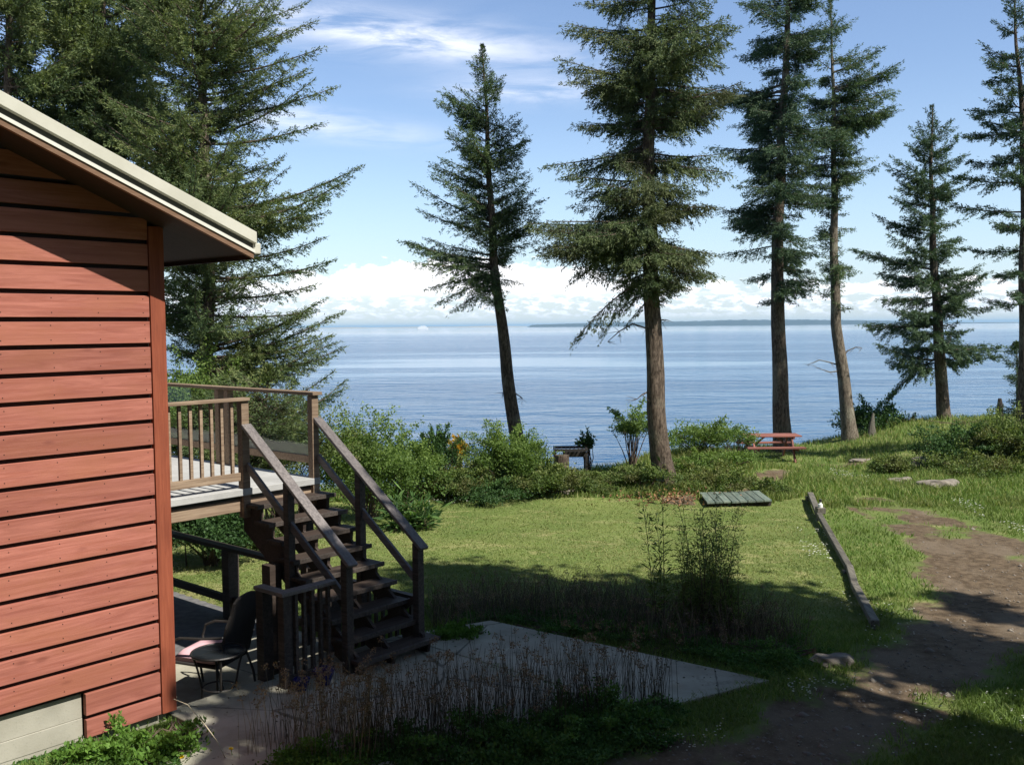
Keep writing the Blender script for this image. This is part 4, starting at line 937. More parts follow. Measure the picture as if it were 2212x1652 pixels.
def bush(name, label, px, py, Y, rx, rz, n, leafs, material, ry=None, lobes=14, stems=True, group=None, cat='bush', seed=0, flat=0, zoff=0, spread=1.0, upright=.3, x=None):
    """(px,py) = the bush's middle in the 2212 view at distance Y; rx, rz = half sizes in metres"""
    global rng; rng = np.random.default_rng(100 + seed)
    c = at(px, py, Y); ry = ry or rx * .8
    g_ = float(gz(c.x, c.y)); big = lobes; lobes = lobes * 4
    lc = unit(rng.normal(size=(lobes, 3))) * (rng.random((lobes, 1)) ** .45) * rng.uniform(.75, 1.12, (lobes, 1)); lc[:, 2] = np.abs(lc[:, 2]) * .95 - .30
    lr = rng.uniform(.10, .34, lobes) * (1.15 - .3 * np.linalg.norm(lc, axis=1))
    wgt = lr ** 2 * rng.uniform(.3, 1.3, lobes); k = rng.choice(lobes, n, p=wgt / wgt.sum())
    dr = unit(rng.normal(size=(n, 3))); rr_ = lr[k] * np.abs(rng.normal(.75, .35, n))
    ns = max(6, n // 700); sd_ = unit(rng.normal(size=(ns, 3)) + np.array([0, 0, .55])); sl_ = rng.uniform(.95, 1.45, ns)
    isn = rng.random(n) < .16; si = rng.integers(0, ns, n); tq = rng.uniform(.55, 1, n)
    sc_ = np.array([rx, ry, rz])
    q = (lc[k] + dr * rr_[:, None])
    q[isn] = (sd_[si] * (sl_[si] * tq)[:, None] + rng.normal(size=(n, 3)) * .045)[isn]
    P = np.array(c)[None] + q * sc_ * spread
    ok = P[:, 2] > gz(P[:, 0], P[:, 1]) - .02; P = P[ok]; dr = dr[ok]; q = q[ok]; kk = k[ok]
    D = unit(dr * .5 + rng.normal(size=(len(P), 3)) * .6 + np.array([0, 0, upright]))
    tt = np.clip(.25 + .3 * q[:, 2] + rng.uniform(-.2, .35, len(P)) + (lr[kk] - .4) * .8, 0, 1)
    root = thing(name, label, cat, (c.x, c.y, g_), group)
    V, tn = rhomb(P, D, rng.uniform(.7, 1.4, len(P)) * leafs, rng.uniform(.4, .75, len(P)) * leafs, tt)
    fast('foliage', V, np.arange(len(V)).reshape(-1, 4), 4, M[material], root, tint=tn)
    if stems:
        mb = MB(); b0 = Vector((c.x, c.y, g_ - .05))
        for i in range(0, lobes, 3):
            e = Vector(np.array(c) + lc[i] * sc_)
            if e.z < g_ + .1: e.z = g_ + .1
            mid = b0.lerp(e, .5) + Vector((rng.normal() * .05, rng.normal() * .05, .08 * rz))
            mb.tube([b0 + Vector((rng.normal() * .1 * rx, rng.normal() * .1 * rx, 0)), mid, e], [.018, .012, .005], 5, False)
            for j in range(3):
                e2 = e + Vector(unit(rng.normal(size=3)) * lr[i]  * sc_ * .8); mb.tube([mid.lerp(e, .6), e2], [.006, .002], 4, False)
        mb.build('stems', M['stem'], root)
    return root
SB_ = 'shrubs along the shore bank'
bush('shrub', 'bright green shrub behind the deck rail next to the wall', 415, 900, 18.5, 1.3, 1.15, 26000, .06, 'shrub', seed=1, group=SB_)
bush('shrub', 'olive green shrub growing behind the glass rail panel', 600, 960, 18.6, 1.25, 1.0, 24000, .055, 'bramble', seed=2, group=SB_)
bush('shrub', 'light green leafy shrub just right of the upper stairs', 790, 1000, 19.6, 1.25, .90, 26000, .055, 'shrub', seed=3, group=SB_)
bush('shrub', 'rounded light shrub to the left of the spiky one', 880, 1010, 21.5, .75, .65, 13000, .055, 'shrub', seed=4, group=SB_)
bush('shrub', 'narrow dark shrub with upright shoots against the water', 945, 985, 22.2, .50, .68, 9000, .055, 'shrubdark', seed=5, group=SB_, upright=.9)
bush('shrub', 'largest round green shrub at the foot of the leaning fir', 1088, 990, 22.4, 1.0, .75, 26000, .05, 'shrub', seed=6, group=SB_)
bush('bramble_patch', 'dark bramble tangle between the spiky shrub and the round shrub', 985, 1040, 21.9, .9, .42, 13000, .05, 'bramble', seed=7)
bush('bramble_patch', 'bramble thicket with yellowish leaves right of the round shrub', 1180, 1035, 22.0, .95, .38, 14000, .055, 'bramble', seed=8)
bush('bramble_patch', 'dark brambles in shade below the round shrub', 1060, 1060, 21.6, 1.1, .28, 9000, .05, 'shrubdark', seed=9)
bush('broom_bush', 'yellow flowering broom beside the spiky shrub', 990, 972, 23.0, .28, .30, 1400, .07, 'broom', seed=10, upright=1.2)
bush('shrub', 'small dark leafy sapling beside the metal grill', 1270, 955, 23.8, .22, .28, 800, .07, 'shrubdark', seed=11, upright=.6)
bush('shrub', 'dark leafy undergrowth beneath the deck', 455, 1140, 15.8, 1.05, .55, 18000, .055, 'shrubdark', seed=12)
bush('shrub', 'sunny low leaves beside the lawn beneath the deck', 560, 1165, 16.8, .8, .35, 7000, .05, 'bramble', seed=13)
bush('bramble_patch', 'brambles and dead leaves around the base of the biggest fir', 1400, 1022, 22.3, .8, .26, 7000, .05, 'bramble', seed=14)
bush('bramble_patch', 'leafy brambles behind the green plank platform', 1540, 1040, 22.5, 1.0, .36, 15000, .055, 'bramble', seed=15)
bush('shrub', 'elder sapling just left of the biggest fir trunk', 1365, 915, 23.6, .62, .50, 3200, .06, 'shrub', seed=16, upright=.2)
bush('shrub', 'pale airy shrub on the mound right of the biggest fir trunk', 1505, 940, 24.8, 1.0, .55, 6200, .06, 'shrub', seed=17)
bush('shrub', 'thin pale shoots left of the picnic table', 1590, 945, 26.5, .7, .35, 2000, .06, 'shrub', seed=18)
bush('shrub', 'blue green shrub behind the pale curving trunk', 1890, 905, 33.5, 1.3, .80, 8000, .085, 'shrubdark', seed=19)
bush('shrub', 'yellowish broom on the bank between two right-hand firs', 1960, 930, 33.2, .9, .45, 7000, .08, 'bramble', seed=20)
bush('shrub', 'green gold undergrowth at the foot of the spire-shaped fir', 2080, 940, 31.5, 1.2, .42, 9000, .08, 'bramble', seed=21)
bush('shrub', 'dark shrub on the rock ledge at the right', 2075, 975, 26.5, 1.2, .75, 17000, .065, 'shrubdark', seed=22)
bush('shrub', 'tangled green bush at the right edge above the meadow', 2190, 960, 26.0, 1.4, .95, 24000, .065, 'bramble', seed=23)
bush('shrub', 'low shadowy brush in front of the right-hand bank', 2140, 1010, 25.3, 1.6, .42, 15000, .06, 'bramble', seed=24)
bush('shrub', 'small weedy bush at the bend of the worn ground', 1925, 1002, 26.0, .6, .30, 4000, .06, 'bramble', seed=25)
bush('shrub', 'dry brushy growth over the stair-step bank left of the rail', 1665, 1055, 22.2, .45, .30, 4500, .055, 'bramble', seed=26)
bush('shrub', 'weedy green growth on the mound between trunk and picnic table', 1575, 985, 24.3, .9, .22, 4000, .055, 'shrub', seed=40)
bush('bramble_patch', 'reddish bramble sprawl left of the biggest fir base', 1310, 1030, 22.8, .7, .16, 3000, .05, 'bramble', seed=41)
bush('bramble_patch', 'leafy undergrowth climbing the mound behind the fir base', 1500, 1000, 23.4, .7, .25, 4000, .055, 'shrub', seed=42)
bush('bramble_patch', 'brambles trailing at the lawn edge below the mound', 1290, 1052, 22.0, .5, .12, 2500, .045, 'bramble', seed=43)
bush('green_clump', 'dense round green clump at the end of the concrete path', 1665, 1440, 10.35, .62, .27, 24000, .03, 'cover', seed=27, cat='plant', lobes=20)
bush('ground_cover_plant', 'leafy ground cover at the middle of the concrete path edge', 1440, 1400, 10.9, .75, .16, 13000, .035, 'cover', seed=28, cat='plant')
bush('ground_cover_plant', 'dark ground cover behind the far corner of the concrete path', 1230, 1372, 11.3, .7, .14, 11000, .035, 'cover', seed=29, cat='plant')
bush('ground_cover_plant', 'sunny weeds beside the lowest stair tread', 985, 1370, 11.1, .32, .14, 3500, .04, 'bright', seed=30, cat='plant', upright=1)
bush('ground_cover_plant', 'bright green lemon balm against the corner of the red wall', 290, 1630, 8.0, .60, .20, 9000, .042, 'bright', seed=31, cat='plant', upright=.5)
bush('ground_cover_plant', 'shaded fern-like clump below the corner board', 395, 1600, 8.4, .28, .18, 3500, .035, 'cover', seed=32, cat='plant')
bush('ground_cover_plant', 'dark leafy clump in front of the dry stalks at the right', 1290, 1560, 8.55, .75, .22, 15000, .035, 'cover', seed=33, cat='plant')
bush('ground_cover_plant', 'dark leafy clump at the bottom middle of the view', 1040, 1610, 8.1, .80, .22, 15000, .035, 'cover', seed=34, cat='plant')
bush('ground_cover_plant', 'yellow green cushion plant at the bottom beside the concrete', 700, 1640, 7.75, .45, .16, 7000, .03, 'bright', seed=35, cat='plant')
bush('ground_cover_plant', 'shaded low clump between the stair foot and the dry stalks', 870, 1625, 7.95, .5, .15, 6000, .032, 'cover', seed=36, cat='plant')
# under the bamboo / rear bed
bush('ground_cover_plant', 'grassy tuft below the bamboo stems', 1600, 1395, 11.6, .7, .18, 8000, .035, 'cover', seed=37, cat='plant', upright=1)

def stems_plant(name, label, px, py, Y, n, h, spreadx, material, leafl, seed, cat='plant', lean=.15, leaves=60, start=.3, rad=.006, curve=0):
    global rng; rng = np.random.default_rng(300 + seed); b = at(px, py, Y); g_ = float(gz(b.x, b.y))
    root = thing(name, label, cat, (b.x, b.y, g_)); mb = MB(); parts = []
    for i in range(n):
        x0 = b.x + rng.uniform(-1, 1) * spreadx; y0 = b.y + rng.uniform(-1, 1) * spreadx * .6; hh = h * (.32 + .68 * rng.random() ** 2.0)
        lx, ly = rng.normal() * lean, rng.normal() * lean
        z0 = float(gz(x0, y0)); t = np.linspace(0, 1, 6)
        pts = np.stack([x0 + lx * hh * t ** 1.5, y0 + ly * hh * t ** 1.5, z0 + hh * t], -1)
        mb.tube([tuple(p) for p in pts], list(rad * (1 - .7 * t)), 5, False)
        q = start + (1 - start) * rng.random(leaves); P = np.stack([np.interp(q, t, pts[:, k]) for k in range(3)], -1)
        D = unit(rng.normal(size=(leaves, 3)) * np.array([1, 1, .5]) + np.array([0, 0, .5]))
        P = P + D * rng.uniform(0, leafl * .9, leaves)[:, None]
        parts.append(rhomb(P, D, rng.uniform(.6, 1.2, leaves) * leafl, rng.uniform(.12, .22, leaves) * leafl, rng.random(leaves)))
    mb.build('stems', M['stem'], root); soup('foliage', parts, M[material], root)
    return root
stems_plant('bamboo', 'tall bamboo shoots rising from the planting bed onto the lawn view', 1530, 1360, 11.6, 85, 1.70, .33, 'reed', .065, 1, leaves=130, lean=.15, start=.12)
stems_plant('bamboo', 'single arching bamboo shoot left of the main clump', 1428, 1330, 11.8, 6, 2.05, .08, 'reed', .10, 2, leaves=110, lean=.10, start=.3)
stems_plant('shrub', 'upright dark shoots standing above the spiky shrub', 945, 960, 22.3, 9, 1.35, .30, 'shrubdark', .12, 3, cat='bush', lean=.06, start=.5, rad=.012, leaves=110)
stems_plant('shrub', 'yellow broom stems poking up beside the spiky shrub', 992, 985, 23.0, 12, 1.0, .22, 'broom', .13, 4, cat='bush', lean=.12, start=.55, rad=.01, leaves=30)
stems_plant('tall_grass', 'blue green iris clump at the left edge of the lawn', 888, 1112, 18.6, 70, .62, .32, 'shrubdark', .26, 5, cat='plant', lean=.3, start=.0, rad=.006, leaves=12)
stems_plant('sapling', 'pale green sapling beside the young fir at the right edge', 2135, 900, 29.0, 5, 1.5, .18, 'shrub', .12, 6, cat='tree', lean=.08, start=.3, rad=.015, leaves=90)
m = MB(); b = at(2158, 915, 28.6); m.tube([(b.x, b.y, float(gz(b.x, b.y)) - .1), (b.x + .02, b.y, b.z + .5), (b.x + .01, b.y, b.z + .75)], [.12, .09, .05], 9, wob=.08)
tag(m.build('tree_snag', M['darkwood'], None), 'short dark broken trunk beside the pale sapling', 'snag')
m = MB(); b = at(1883, 940, 32.2); m.tube([(b.x, b.y, float(gz(b.x, b.y)) - .1), (b.x, b.y, b.z + .3), (b.x + .04, b.y, b.z + .75)], [.16, .10, .03], 9, wob=.08)
tag(m.build('tree_snag', M['greywood'], None), 'small pointed grey stump right of the pale curving trunk', 'snag')

# ---- grass and stalks
def blades(name, x, y, h, wd, lean, material, zf=gz, tint=None, kind='stuff', z=None, curl=True):
    n = len(x); z = zf(x, y) - .005 if z is None else z; a = rng.uniform(0, 6.283, n)
    s = np.stack([np.cos(a), np.sin(a), np.zeros(n)], -1) * (wd / 2)[:, None]; b = np.stack([x, y, z], -1)
    ln = np.stack([rng.normal(size=n) * lean, rng.normal(size=n) * lean, np.ones(n)], -1)
    top = b + ln * h[:, None]; mid = b + ln * h[:, None] * .5 * np.array([.55, .55, 1.1])
    V = np.stack([b - s, b + s, mid + s * .8, mid - s * .8, top + s * .12, top - s * .12], 1).reshape(-1, 3)
    i = np.arange(n) * 6; Fq = np.concatenate([np.stack([i, i + 1, i + 2, i + 3], -1), np.stack([i + 3, i + 2, i + 4, i + 5], -1)])
    tint = rng.random(n) if tint is None else tint
    o = fast(name, V, Fq, 4, M[material], tint=np.repeat(tint, 6)); o['kind'] = kind; return o
def fan(n, y0, y1, pw=1.0, xs=.74):   # random ground points in the wedge ahead, denser near the viewer
    u = rng.random(n); y = (y0 ** -pw + u * (y1 ** -pw - y0 ** -pw)) ** (-1 / pw); x = rng.uniform(-xs, xs, n) * y; return x, y
def keepout(x, y):
    u = UX * x + UY * y; n = NX * x + NY * y
    hs = (u < UC + .05) & (n < WN + .03)
    pt = (u > UC - .1) & (u < 7.5) & (n < -8.2)
    k = hs | pt
    for poly in SLABS: k |= sdist(x, y, poly) > .05 + .07 * np.sin(x * 9 + y * 7) ** 2
    return k
SLABS = [[uv(UC + .0, -8.30), uv(7.43, -8.30), uv(7.43, -5.9), (-.2, 8.2), (-2.2, 6.6), (-3.4, 6.9), uv(3.75, -7.55), uv(UC, -7.8)], [uv(7.4, -8.30), SA, SB, SC, (.35, 8.55), (-.15, 8.25), uv(7.4, -5.9)]]
LAWN = gp([(700, 1085), (900, 1080), (1200, 1078), (1420, 1080), (1670, 1090), (1745, 1075), (1790, 1150), (1850, 1265), (1890, 1345), (1500, 1330), (930, 1290)]) + [(-4, 13), (-8, 16), (-6, 21)]
rng = np.random.default_rng(55)
x, y = fan(500000, 6.6, 24, .6); d = fdirt(x, y); bd = fbed(x, y)
il = sdist(x, y, LAWN) > -.1
ok = (~keepout(x, y)) & (rng.random(len(x)) > d * 1.7) & (y < coast(x))
mow = ok & il
blades('lawn_grass', x[mow], y[mow], rng.uniform(.015, .038, mow.sum()), rng.uniform(.005, .010, mow.sum()) * (1 + y[mow] / 18), .8, 'lawn', tint=np.clip(.42 + .30 * nz2(x[mow], y[mow], 1.9) + .10 * nz2(x[mow], y[mow], 5.3) + rng.normal(size=mow.sum()) * .13, 0, 1))
unm = ok & ~il
clump = .5 + .5 * nz2(x, y, 1.7)
blades('uncut_grass', x[unm], y[unm], rng.uniform(.025, .085, unm.sum()) * (.5 + clump[unm]), rng.uniform(.004, .009, unm.sum()) * (1 + y[unm] / 16), .6, 'rough', tint=np.clip(.35 + .3 * nz2(x[unm], y[unm], 1.4) + rng.normal(size=unm.sum()) * .17, 0, 1))
x, y = fan(230000, 20.5, 36, 1.0); d = fdirt(x, y)
ok = (sdist(x, y, LAWN) < -.1) & (rng.random(len(x)) > d * 1.9) & (y < coast(x) + .3) & (sdist(x, y, gp([(1510, 1067), (1642, 1065), (1672, 1097), (1525, 1099)])) < 0)
tb = np.exp(-((x - 8.1) / 2.2) ** 2 - ((y - 29.6) / 2.2) ** 2)
cl = np.clip(.55 + .6 * nz2(x, y, 1.3), .1, 1.3)
hh = rng.uniform(.08, .30, len(x)) * cl * (1 - .75 * tb) + .03
hh *= 1 + .5 * np.exp(-((x - 4.3) / 2.6) ** 2 - ((y - 25.2) / 2.3) ** 2) - .25 * (x > 8) * (y < 27)
blades('shore_grass', x[ok], y[ok], hh[ok], rng.uniform(.012, .026, ok.sum()), .35, 'rough')
x, y = fan(60000, 15.5, 25.5, .4); ok = (x > 9.0) & (rng.random(len(x)) > fdirt(x, y) * 1.9) & (x > 8.5 + .12 * (26 - y))
blades('meadow_grass', x[ok], y[ok], rng.uniform(.07, .20, ok.sum()), rng.uniform(.010, .020, ok.sum()), .4, 'rough', tint=np.clip(.3 + .25 * nz2(x[ok], y[ok], 1.1) + rng.normal(size=ok.sum()) * .12, 0, 1))
# left slope behind and under the deck
x = rng.uniform(-9, 0, 40000); y = rng.uniform(19, 24.5, 40000); ok = (sdist(x, y, LAWN) < 0) & (y < coast(x) + .4)
blades('bank_grass', x[ok], y[ok], rng.uniform(.1, .4, ok.sum()), rng.uniform(.012, .024, ok.sum()), .35, 'rough')
# dry stalks
def stalks(name, poly, n, h0, h1, wd, label, heads=0, seed=0, tint=(0, .6), lean=.06, hmat='seed', headsel=None):
    global rng; rng = np.random.default_rng(500 + seed)
    P = np.array(poly); x = rng.uniform(P[:, 0].min(), P[:, 0].max(), n * 4); y = rng.uniform(P[:, 1].min(), P[:, 1].max(), n * 4)
    k = inpoly(x, y, poly); x, y = x[k][:n], y[k][:n]; h = rng.uniform(h0, h1, len(x)); a = rng.uniform(0, 6.28, len(x))
    V = []; Fq = []; tn = []
    lx, ly = rng.normal(size=len(x)) * lean, rng.normal(size=len(x)) * lean; z = gz(x, y)
    for i in range(len(x)):
        b = len(V); tt = rng.uniform(*tint)
        for s_, r_ in ((0, 1), (.55, .85), (1, .5)):
            for j in range(3):
                an = a[i] + j * 2.094
                V.append((x[i] + lx[i] * h[i] * s_ ** 1.5 + math.cos(an) * wd * r_ / 2, y[i] + ly[i] * h[i] * s_ ** 1.5 + math.sin(an) * wd * r_ / 2, z[i] + h[i] * s_)); tn.append(tt)
        for L_ in (0, 3):
            for j in range(3): Fq.append((b + L_ + j, b + L_ + (j + 1) % 3, b + L_ + 3 + (j + 1) % 3, b + L_ + 3 + j))
    o = fast(name, V, Fq, 4, M['dry'], tint=tn); o['kind'] = 'stuff'
    if heads:
        sel = rng.random(len(x)) < heads
        if headsel is not None: sel &= headsel(x, y)
        T_ = np.stack([x + lx * h, y + ly * h, z + h], -1)[sel]; k = 26
        ix = np.repeat(np.arange(len(T_)), k); off = rng.normal(size=(len(ix), 3)) * np.array([.014, .014, .008]) + np.array([0, 0, .004])
        # three little clusters per head
        cl_ = rng.integers(0, 4, len(ix)); co = np.stack([np.cos(cl_ * 2.1) * .018, np.sin(cl_ * 2.1) * .018, -cl_ * .013], -1)
        V2, t2 = rhomb(T_[ix] + off * .6 + co, unit(rng.normal(size=(len(ix), 3))), .018, .012, rng.random(len(ix)))
        o2 = fast('seed_heads', V2, np.arange(len(V2)).reshape(-1, 4), 4, M[hmat], tint=t2); o2['kind'] = 'stuff'
BA = [(-2.1, 8.05), (-1.2, 7.75), (.2, 8.2), (1.55, 8.9), (1.3, 9.25), (.0, 9.0), (-1.3, 8.6)]
stalks('dry_stalks', BA, 900, .30, .80, .005, '', heads=.30, seed=1, tint=(0, .5), lean=.13)
stalks('pale_dry_stalks', [(-2.3, 7.9), (-1.2, 7.6), (-1.0, 8.1), (-1.9, 8.4)], 150, .45, .80, .005, '', heads=.7, seed=2, tint=(.5, 1), lean=.12)
BB = gp([(925, 1300), (1300, 1290), (1640, 1340), (1760, 1400), (1560, 1420), (1100, 1352), (940, 1380)])
stalks('dry_bed_stalks', BB, 2600, .15, .50, .007, '', heads=.12, seed=3, tint=(.2, .9), lean=.3)
rng = np.random.default_rng(61)
# low leafy carpets
def carpet(name, poly, n, lf, material, h=.1, dens=None):
    P = np.array(poly); x = rng.uniform(P[:, 0].min(), P[:, 0].max(), n); y = rng.uniform(P[:, 1].min(), P[:, 1].max(), n); k = inpoly(x, y, poly); x, y = x[k], y[k]
    hg = np.clip(.5 + .7 * nz2(x, y, 4.1), .05, 1.2) * h; z = np.maximum(gz(x, y), -.1) + hg * rng.random(len(x)) ** .5
    D = unit(rng.normal(size=(len(x), 3)) * np.array([1, 1, .45]) + np.array([0, 0, .25]))
    V, tn = rhomb(np.stack([x, y, z], -1), D, rng.uniform(.6, 1.3, len(x)) * lf, rng.uniform(.4, .7, len(x)) * lf, np.clip(z / h * .3 + rng.random(len(x)) * .6, 0, 1))
    o = fast(name, V, np.arange(len(V)).reshape(-1, 4), 4, M[material], tint=tn); o['kind'] = 'stuff'
carpet('bed_ground_cover', [(-2.6, 7.5), (-1.2, 7.2), (.6, 7.6), (1.6, 8.8), (1.35, 9.1), (.2, 8.5), (-.4, 8.25), (-1.6, 8.0)], 60000, .035, 'cover', .14)
carpet('border_ground_cover', gp([(940, 1385), (1062, 1345), (1250, 1378), (1500, 1420), (1660, 1470), (1760, 1440), (1680, 1400), (1350, 1350), (1060, 1330), (940, 1360)]), 70000, .035, 'cover', .16)
carpet('wall_ground_cover', [(-4.6, 7.6), (-2.9, 7.2), (-2.5, 7.5), (-3.0, 8.2), (-3.25, 8.55)], 26000, .04, 'cover', .10)
# dead leaves round the big fir, daisies, dandelions
x = rng.normal(3.35, .6, 420); y = rng.normal(21.5, .35, 420); V, tn = rhomb(np.stack([x, y, gz(x, y) + rng.random(420) * .10], -1), unit(rng.normal(size=(420, 3))), .07, .045, rng.random(420))
fast('fallen_leaves', V, np.arange(len(V)).reshape(-1, 4), 4, M['deadleaf'], tint=tn)['kind'] = 'stuff'
def daisies(poly, n, s):
    P = np.array(poly); x = rng.uniform(P[:, 0].min(), P[:, 0].max(), n * 3); y = rng.uniform(P[:, 1].min(), P[:, 1].max(), n * 3); k = inpoly(x, y, poly) & (nz2(x, y, 2.3) > -.1); x, y = x[k][:n], y[k][:n]
    z = gz(x, y) + rng.uniform(.04, .10, len(x)); k = 5; ix = np.repeat(np.arange(len(x)), k); an = np.tile(np.arange(k) * 1.2566, len(x))
    D = unit(np.stack([np.cos(an), np.sin(an), .35 + 0 * an], -1)); return rhomb(np.stack([x, y, z], -1)[ix], D, s, s * .6, rng.random(len(ix)))
ds = [daisies(gp(q), n, s) for q, n, s in (
    ([(2050, 1085), (2080, 1080), (2260, 1160), (2240, 1175)], 110, .02), ([(1740, 1010), (1800, 1015), (1900, 1040), (1860, 1050)], 90, .02), ([(1720, 1130), (1780, 1150), (1800, 1220), (1730, 1200)], 110, .018),
    ([(1700, 1480), (1850, 1460), (1860, 1500), (1700, 1540)], 70, .011), ([(1430, 1600), (1700, 1540), (1700, 1560), (1450, 1650)], 60, .011), ([(1850, 1290), (1990, 1330), (1980, 1400), (1850, 1440)], 90, .012),
    ([(920, 1078), (1040, 1082), (1040, 1090), (920, 1088)], 40, .022), ([(1850, 1600), (2212, 1440), (2212, 1650), (1850, 1650)], 80, .011), ([(1780, 1240), (1850, 1280), (1840, 1330), (1760, 1300)], 30, .012))]
soup('daisies', ds, M['daisy'])['kind'] = 'stuff'
def dandelion(px, py, Y, label):
    p = at(px, py, Y); g_ = float(gz(p.x, p.y)); t = thing('dandelion', label, 'flower', (p.x, p.y, g_), 'dandelions at the bottom left')
    m = MB(); m.tube([(p.x + .02, p.y, g_), (p.x + .01, p.y, (p.z + g_) / 2), (p.x, p.y, p.z)], .003, 6, False); m.build('stem', M['cover'], t)
    n = 70; D = unit(rng.normal(size=(n, 3)) * np.array([1, 1, .3]) + np.array([0, 0, .35])); V, tn = rhomb(np.tile(np.array(p), (n, 1)), D, .022, .007, rng.random(n))
    fast('flower_head', V, np.arange(len(V)).reshape(-1, 4), 4, M['yellow'], t, tint=tn)
dandelion(499, 1616, 7.95, 'yellow dandelion on the right, higher of the two')
dandelion(393, 1634, 7.9, 'yellow dandelion on the left, half hidden among leaves')
m = MB(); P = [at(490, 1640, 7.9), at(470, 1600, 7.9), at(440, 1560, 7.9), at(405, 1520, 7.9), at(375, 1508, 7.9)]; P[0].z = 0
m.tube(P, [.005, .0045, .004, .003, .002], 6, False); tag(m.build('grass_stem', M['stake'], None, smooth=True), 'long pale arching grass stem over the concrete by the wall corner', 'grass stem')

rng = np.random.default_rng(71)
x = rng.uniform(-3.2, 2.4, 900); y = rng.uniform(7.5, 11.5, 900); k = inpoly(x, y, SLABS[0]) | inpoly(x, y, SLABS[1]); x, y = x[k], y[k]
V, tn = rhomb(np.stack([x, y, np.full(len(x), .034)], -1), unit(rng.normal(size=(len(x), 3)) * np.array([1, 1, .12])), rng.uniform(.015, .05, len(x)), rng.uniform(.006, .02, len(x)), rng.random(len(x)))
fast('leaf_litter', V, np.arange(len(V)).reshape(-1, 4), 4, M['dry'], tint=tn)['kind'] = 'stuff'
rng = np.random.default_rng(77)
x, y = fan(9000, 7, 26, 1.2); k = fdirt(x, y) > .35; x, y = x[k], y[k]; n = len(x); sz = rng.uniform(.008, .03, n) * (1 + (rng.random(n) < .04) * 1.6)
oc = np.array([(1, 0, 0), (0, 1, 0), (-1, 0, 0), (0, -1, 0), (0, 0, .7), (0, 0, -.5)]); V = np.stack([x, y, gz(x, y) - .026], -1)[:, None] + oc[None] * sz[:, None, None] * rng.uniform(.6, 1.3, (n, 6, 1))
Fq = (np.array([(0, 1, 4), (1, 2, 4), (2, 3, 4), (3, 0, 4), (1, 0, 5), (2, 1, 5), (3, 2, 5), (0, 3, 5)])[None] + (np.arange(n) * 6)[:, None, None]).reshape(-1, 3)
fast('pebbles', V, Fq, 3, M['rock'])['kind'] = 'stuff'
# ------------------------------------------------------------------ trees behind the viewer whose shade covers the foreground
def shade_tree(bx, by, blobs, seed, label):
    global rng; rng = np.random.default_rng(900 + seed); root = thing('broadleaf_tree', label, 'tree', (bx, by, 0), 'trees behind the viewer')
    parts = []; mb = MB(); mb.tube([(bx, by, -.2), (bx, by, 3), (bx, by, 6), (bx, by, 8)], [.32, .26, .22, .12], 10)
    for (gx, gy, h, r, n) in blobs:     # (gx,gy) is where the blob's shade falls
        k = to_sun / to_sun.z; C = Vector((gx, gy, 0)) + k * h
        mb.tube([(bx, by, 4), tuple((Vector((bx, by, 5)).lerp(C, .6))), tuple(C)], [.12, .07, .02], 6, False)
        lob = unit(rng.normal(size=(16, 3))) * r * .62; kk = rng.integers(0, 16, n)
        P = np.array(C)[None] + lob[kk] + rng.normal(size=(n, 3)) * r * .24
        parts.append(rhomb(P, unit(rng.normal(size=(n, 3))), rng.uniform(.2, .4, n), rng.uniform(.12, .24, n), rng.random(n)))
    mb.build('trunk', M['bark'], root, smooth=True); soup('crown', parts, M['shade'], root)
def sh(px, py): p = G(px, py); return (p.x, p.y)
shade_tree(7.2, 1.5, [(-2.62, 10.2, 10.5, .5, 600), (*sh(760, 1560), 10, 1.5, 2300), (*sh(1000, 1420), 10.5, 1.4, 2300), (*sh(860, 1340), 11, 1.1, 1800), (*sh(1150, 1600), 9.5, 1.6, 3600)], 1, 'large leafy tree close behind the viewer on the right')
shade_tree(9.4, 2.8, [(*sh(1280, 1330), 11, 2.0, 6500), (*sh(1450, 1480), 10, 1.5, 2600), (*sh(1080, 1275), 11.5, 1.4, 3600), (*sh(1440, 1640), 9, 1.4, 2600)], 2, 'leafy tree second to the right behind the viewer')
shade_tree(12.0, 3.4, [(*sh(1560, 1340), 11.5, 1.9, 5200), (*sh(1720, 1360), 11, 1.6, 3400), (*sh(1620, 1600), 9.5, 1.1, 1300)], 3, 'leafy tree third to the right behind the viewer')
shade_tree(14.5, 3.6, [(*sh(1870, 1375), 11.5, 1.35, 3000), (*sh(2030, 1420), 11, 1.0, 1500), (*sh(2090, 1655), 10, 1.0, 1200), (*sh(2200, 1400), 11.5, .6, 500), (*sh(2120, 1300), 12, .35, 200), (*sh(2180, 1330), 12, .4, 220)], 4, 'leafy tree farthest right behind the viewer')

def sky_block_tree(x, y, h, r, seed, label, n=2600):  # unseen trees, added behind and to the right to cut sky light in shade
    global rng; rng = np.random.default_rng(1200 + seed); root = thing('sky_block_tree', label, 'tree', (x, y, 0), 'unseen trees added to block sky light')
    m = MB(); m.tube([(x, y, -.3), (x + .1, y, h * .5), (x, y, h * .95)], [.35, .25, .06], 8); m.build('trunk', M['bark'], root)
    q = rng.random(n) ** .8; a = rng.uniform(0, 6.283, n); rr = r * (1.02 - q) * rng.uniform(.3, 1.1, n) ** .6 * (1 + .25 * np.sin(q * 40))
    P = np.stack([x + rr * np.cos(a), y + rr * np.sin(a), 1.5 + q * (h - 1.5)], -1)
    fast('crown', *(lambda V_: (V_[0], np.arange(len(V_[0])).reshape(-1, 4)))(rhomb(P, unit(rng.normal(size=(n, 3)) * np.array([1, 1, .4])), rng.uniform(.6, 1.1, n), rng.uniform(.3, .5, n), rng.random(n))), 4, M['shade'], root)
rf = random.Random(5)
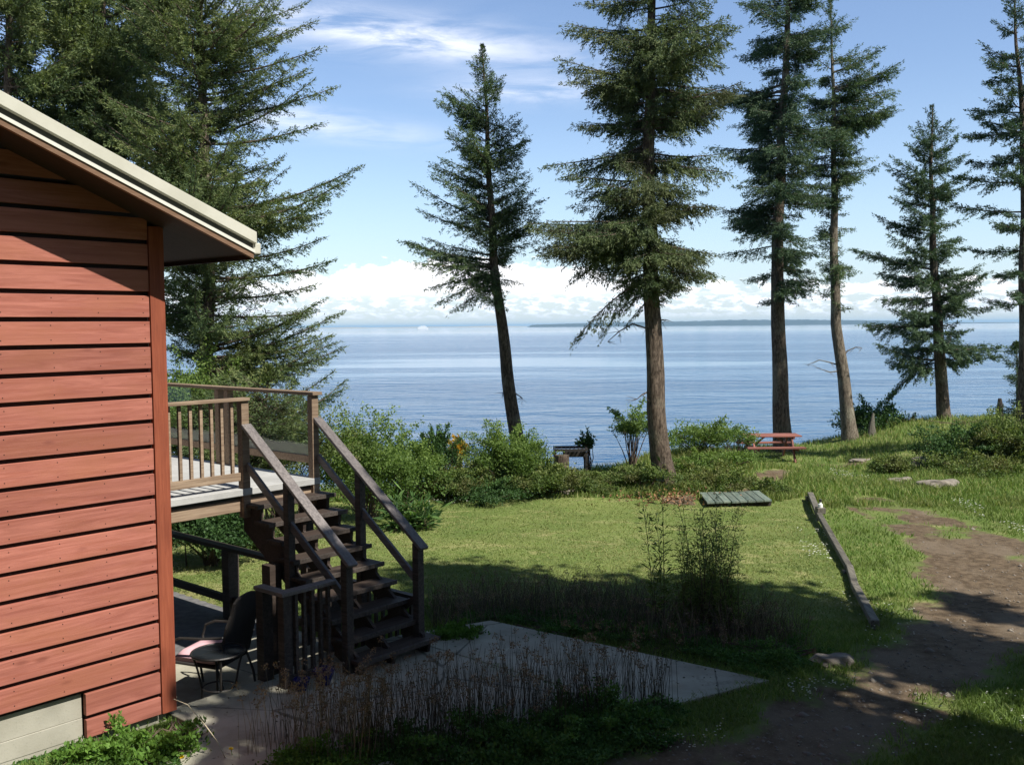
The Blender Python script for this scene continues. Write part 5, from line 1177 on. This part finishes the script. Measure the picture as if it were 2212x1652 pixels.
for i in range(17):
    sky_block_tree(-30 + i * 4 + rf.uniform(-1, 1), -15.5 + rf.uniform(-3, 1.5), rf.uniform(14, 18), rf.uniform(2.8, 3.8), i, 'tall unseen tree added behind the viewer to block sky light')
for i in range(14):
    sky_block_tree(-32 + i * 5 + rf.uniform(-1, 1), -27 + rf.uniform(-2, 2), rf.uniform(21, 25), rf.uniform(3.4, 4.4), 60 + i, 'tall unseen tree added behind the viewer to block sky light')
for i in range(7):
    sky_block_tree(30 + rf.uniform(-1, 2), -12 + i * 4, rf.uniform(18, 21), rf.uniform(2.8, 3.6), 30 + i, 'tall unseen tree added behind the viewer to block sky light')
# the air over the strait
m = MB(); m.hexa([(-60000, -60, -14), (60000, -60, -14), (60000, 58000, -14), (-60000, 58000, -14), (-60000, -60, 32), (60000, -60, 32), (60000, 58000, 32), (-60000, 58000, 32)])
hm = bpy.data.materials.new('haze'); hm.use_nodes = True; t = NT(hm.node_tree); t.n.clear(); o = t.new('ShaderNodeOutputMaterial'); pv = t.new('ShaderNodeVolumePrincipled')
pv.inputs['Color'].default_value = (.50, .76, 1, 1); pv.inputs['Density'].default_value = 8e-5; pv.inputs['Anisotropy'].default_value = 0
t.l.new(pv.outputs[0], o.inputs['Volume']); hz_ = m.build('haze', hm); hz_['kind'] = 'stuff'

# unseen house added right behind the viewer to block ambient light on the gable
vh = thing('light_block_house', 'unseen dark brown boarded house added behind the viewer to block light', 'house', (-3, -5, 0))
m = MB()
for k in range(28): m.box((-3.5, -1.0, .1 + .25 * k), (15, .04, .235))
m.build('siding', M['darkwood'], vh)
m = MB(); m.box((-3.5, -4.6, 3.3), (15, 7.1, 7.4)); m.build('wall', M['darkwood'], vh)
m = MB(); m.box((-3.5, -4.6, 7.15), (16.2, 8.0, .2)); m.build('roof', M['soffit'], vh)
m = MB(); m.box((-.2, -.97, 3.6), (1.6, .06, 1.4)); f_ = m.build('window_frame', M['brownfascia'], vh)
m = MB(); m.box((-.2, -.93, 3.6), (1.4, .03, 1.2)); m.build('pane', M['tableglass'], f_)
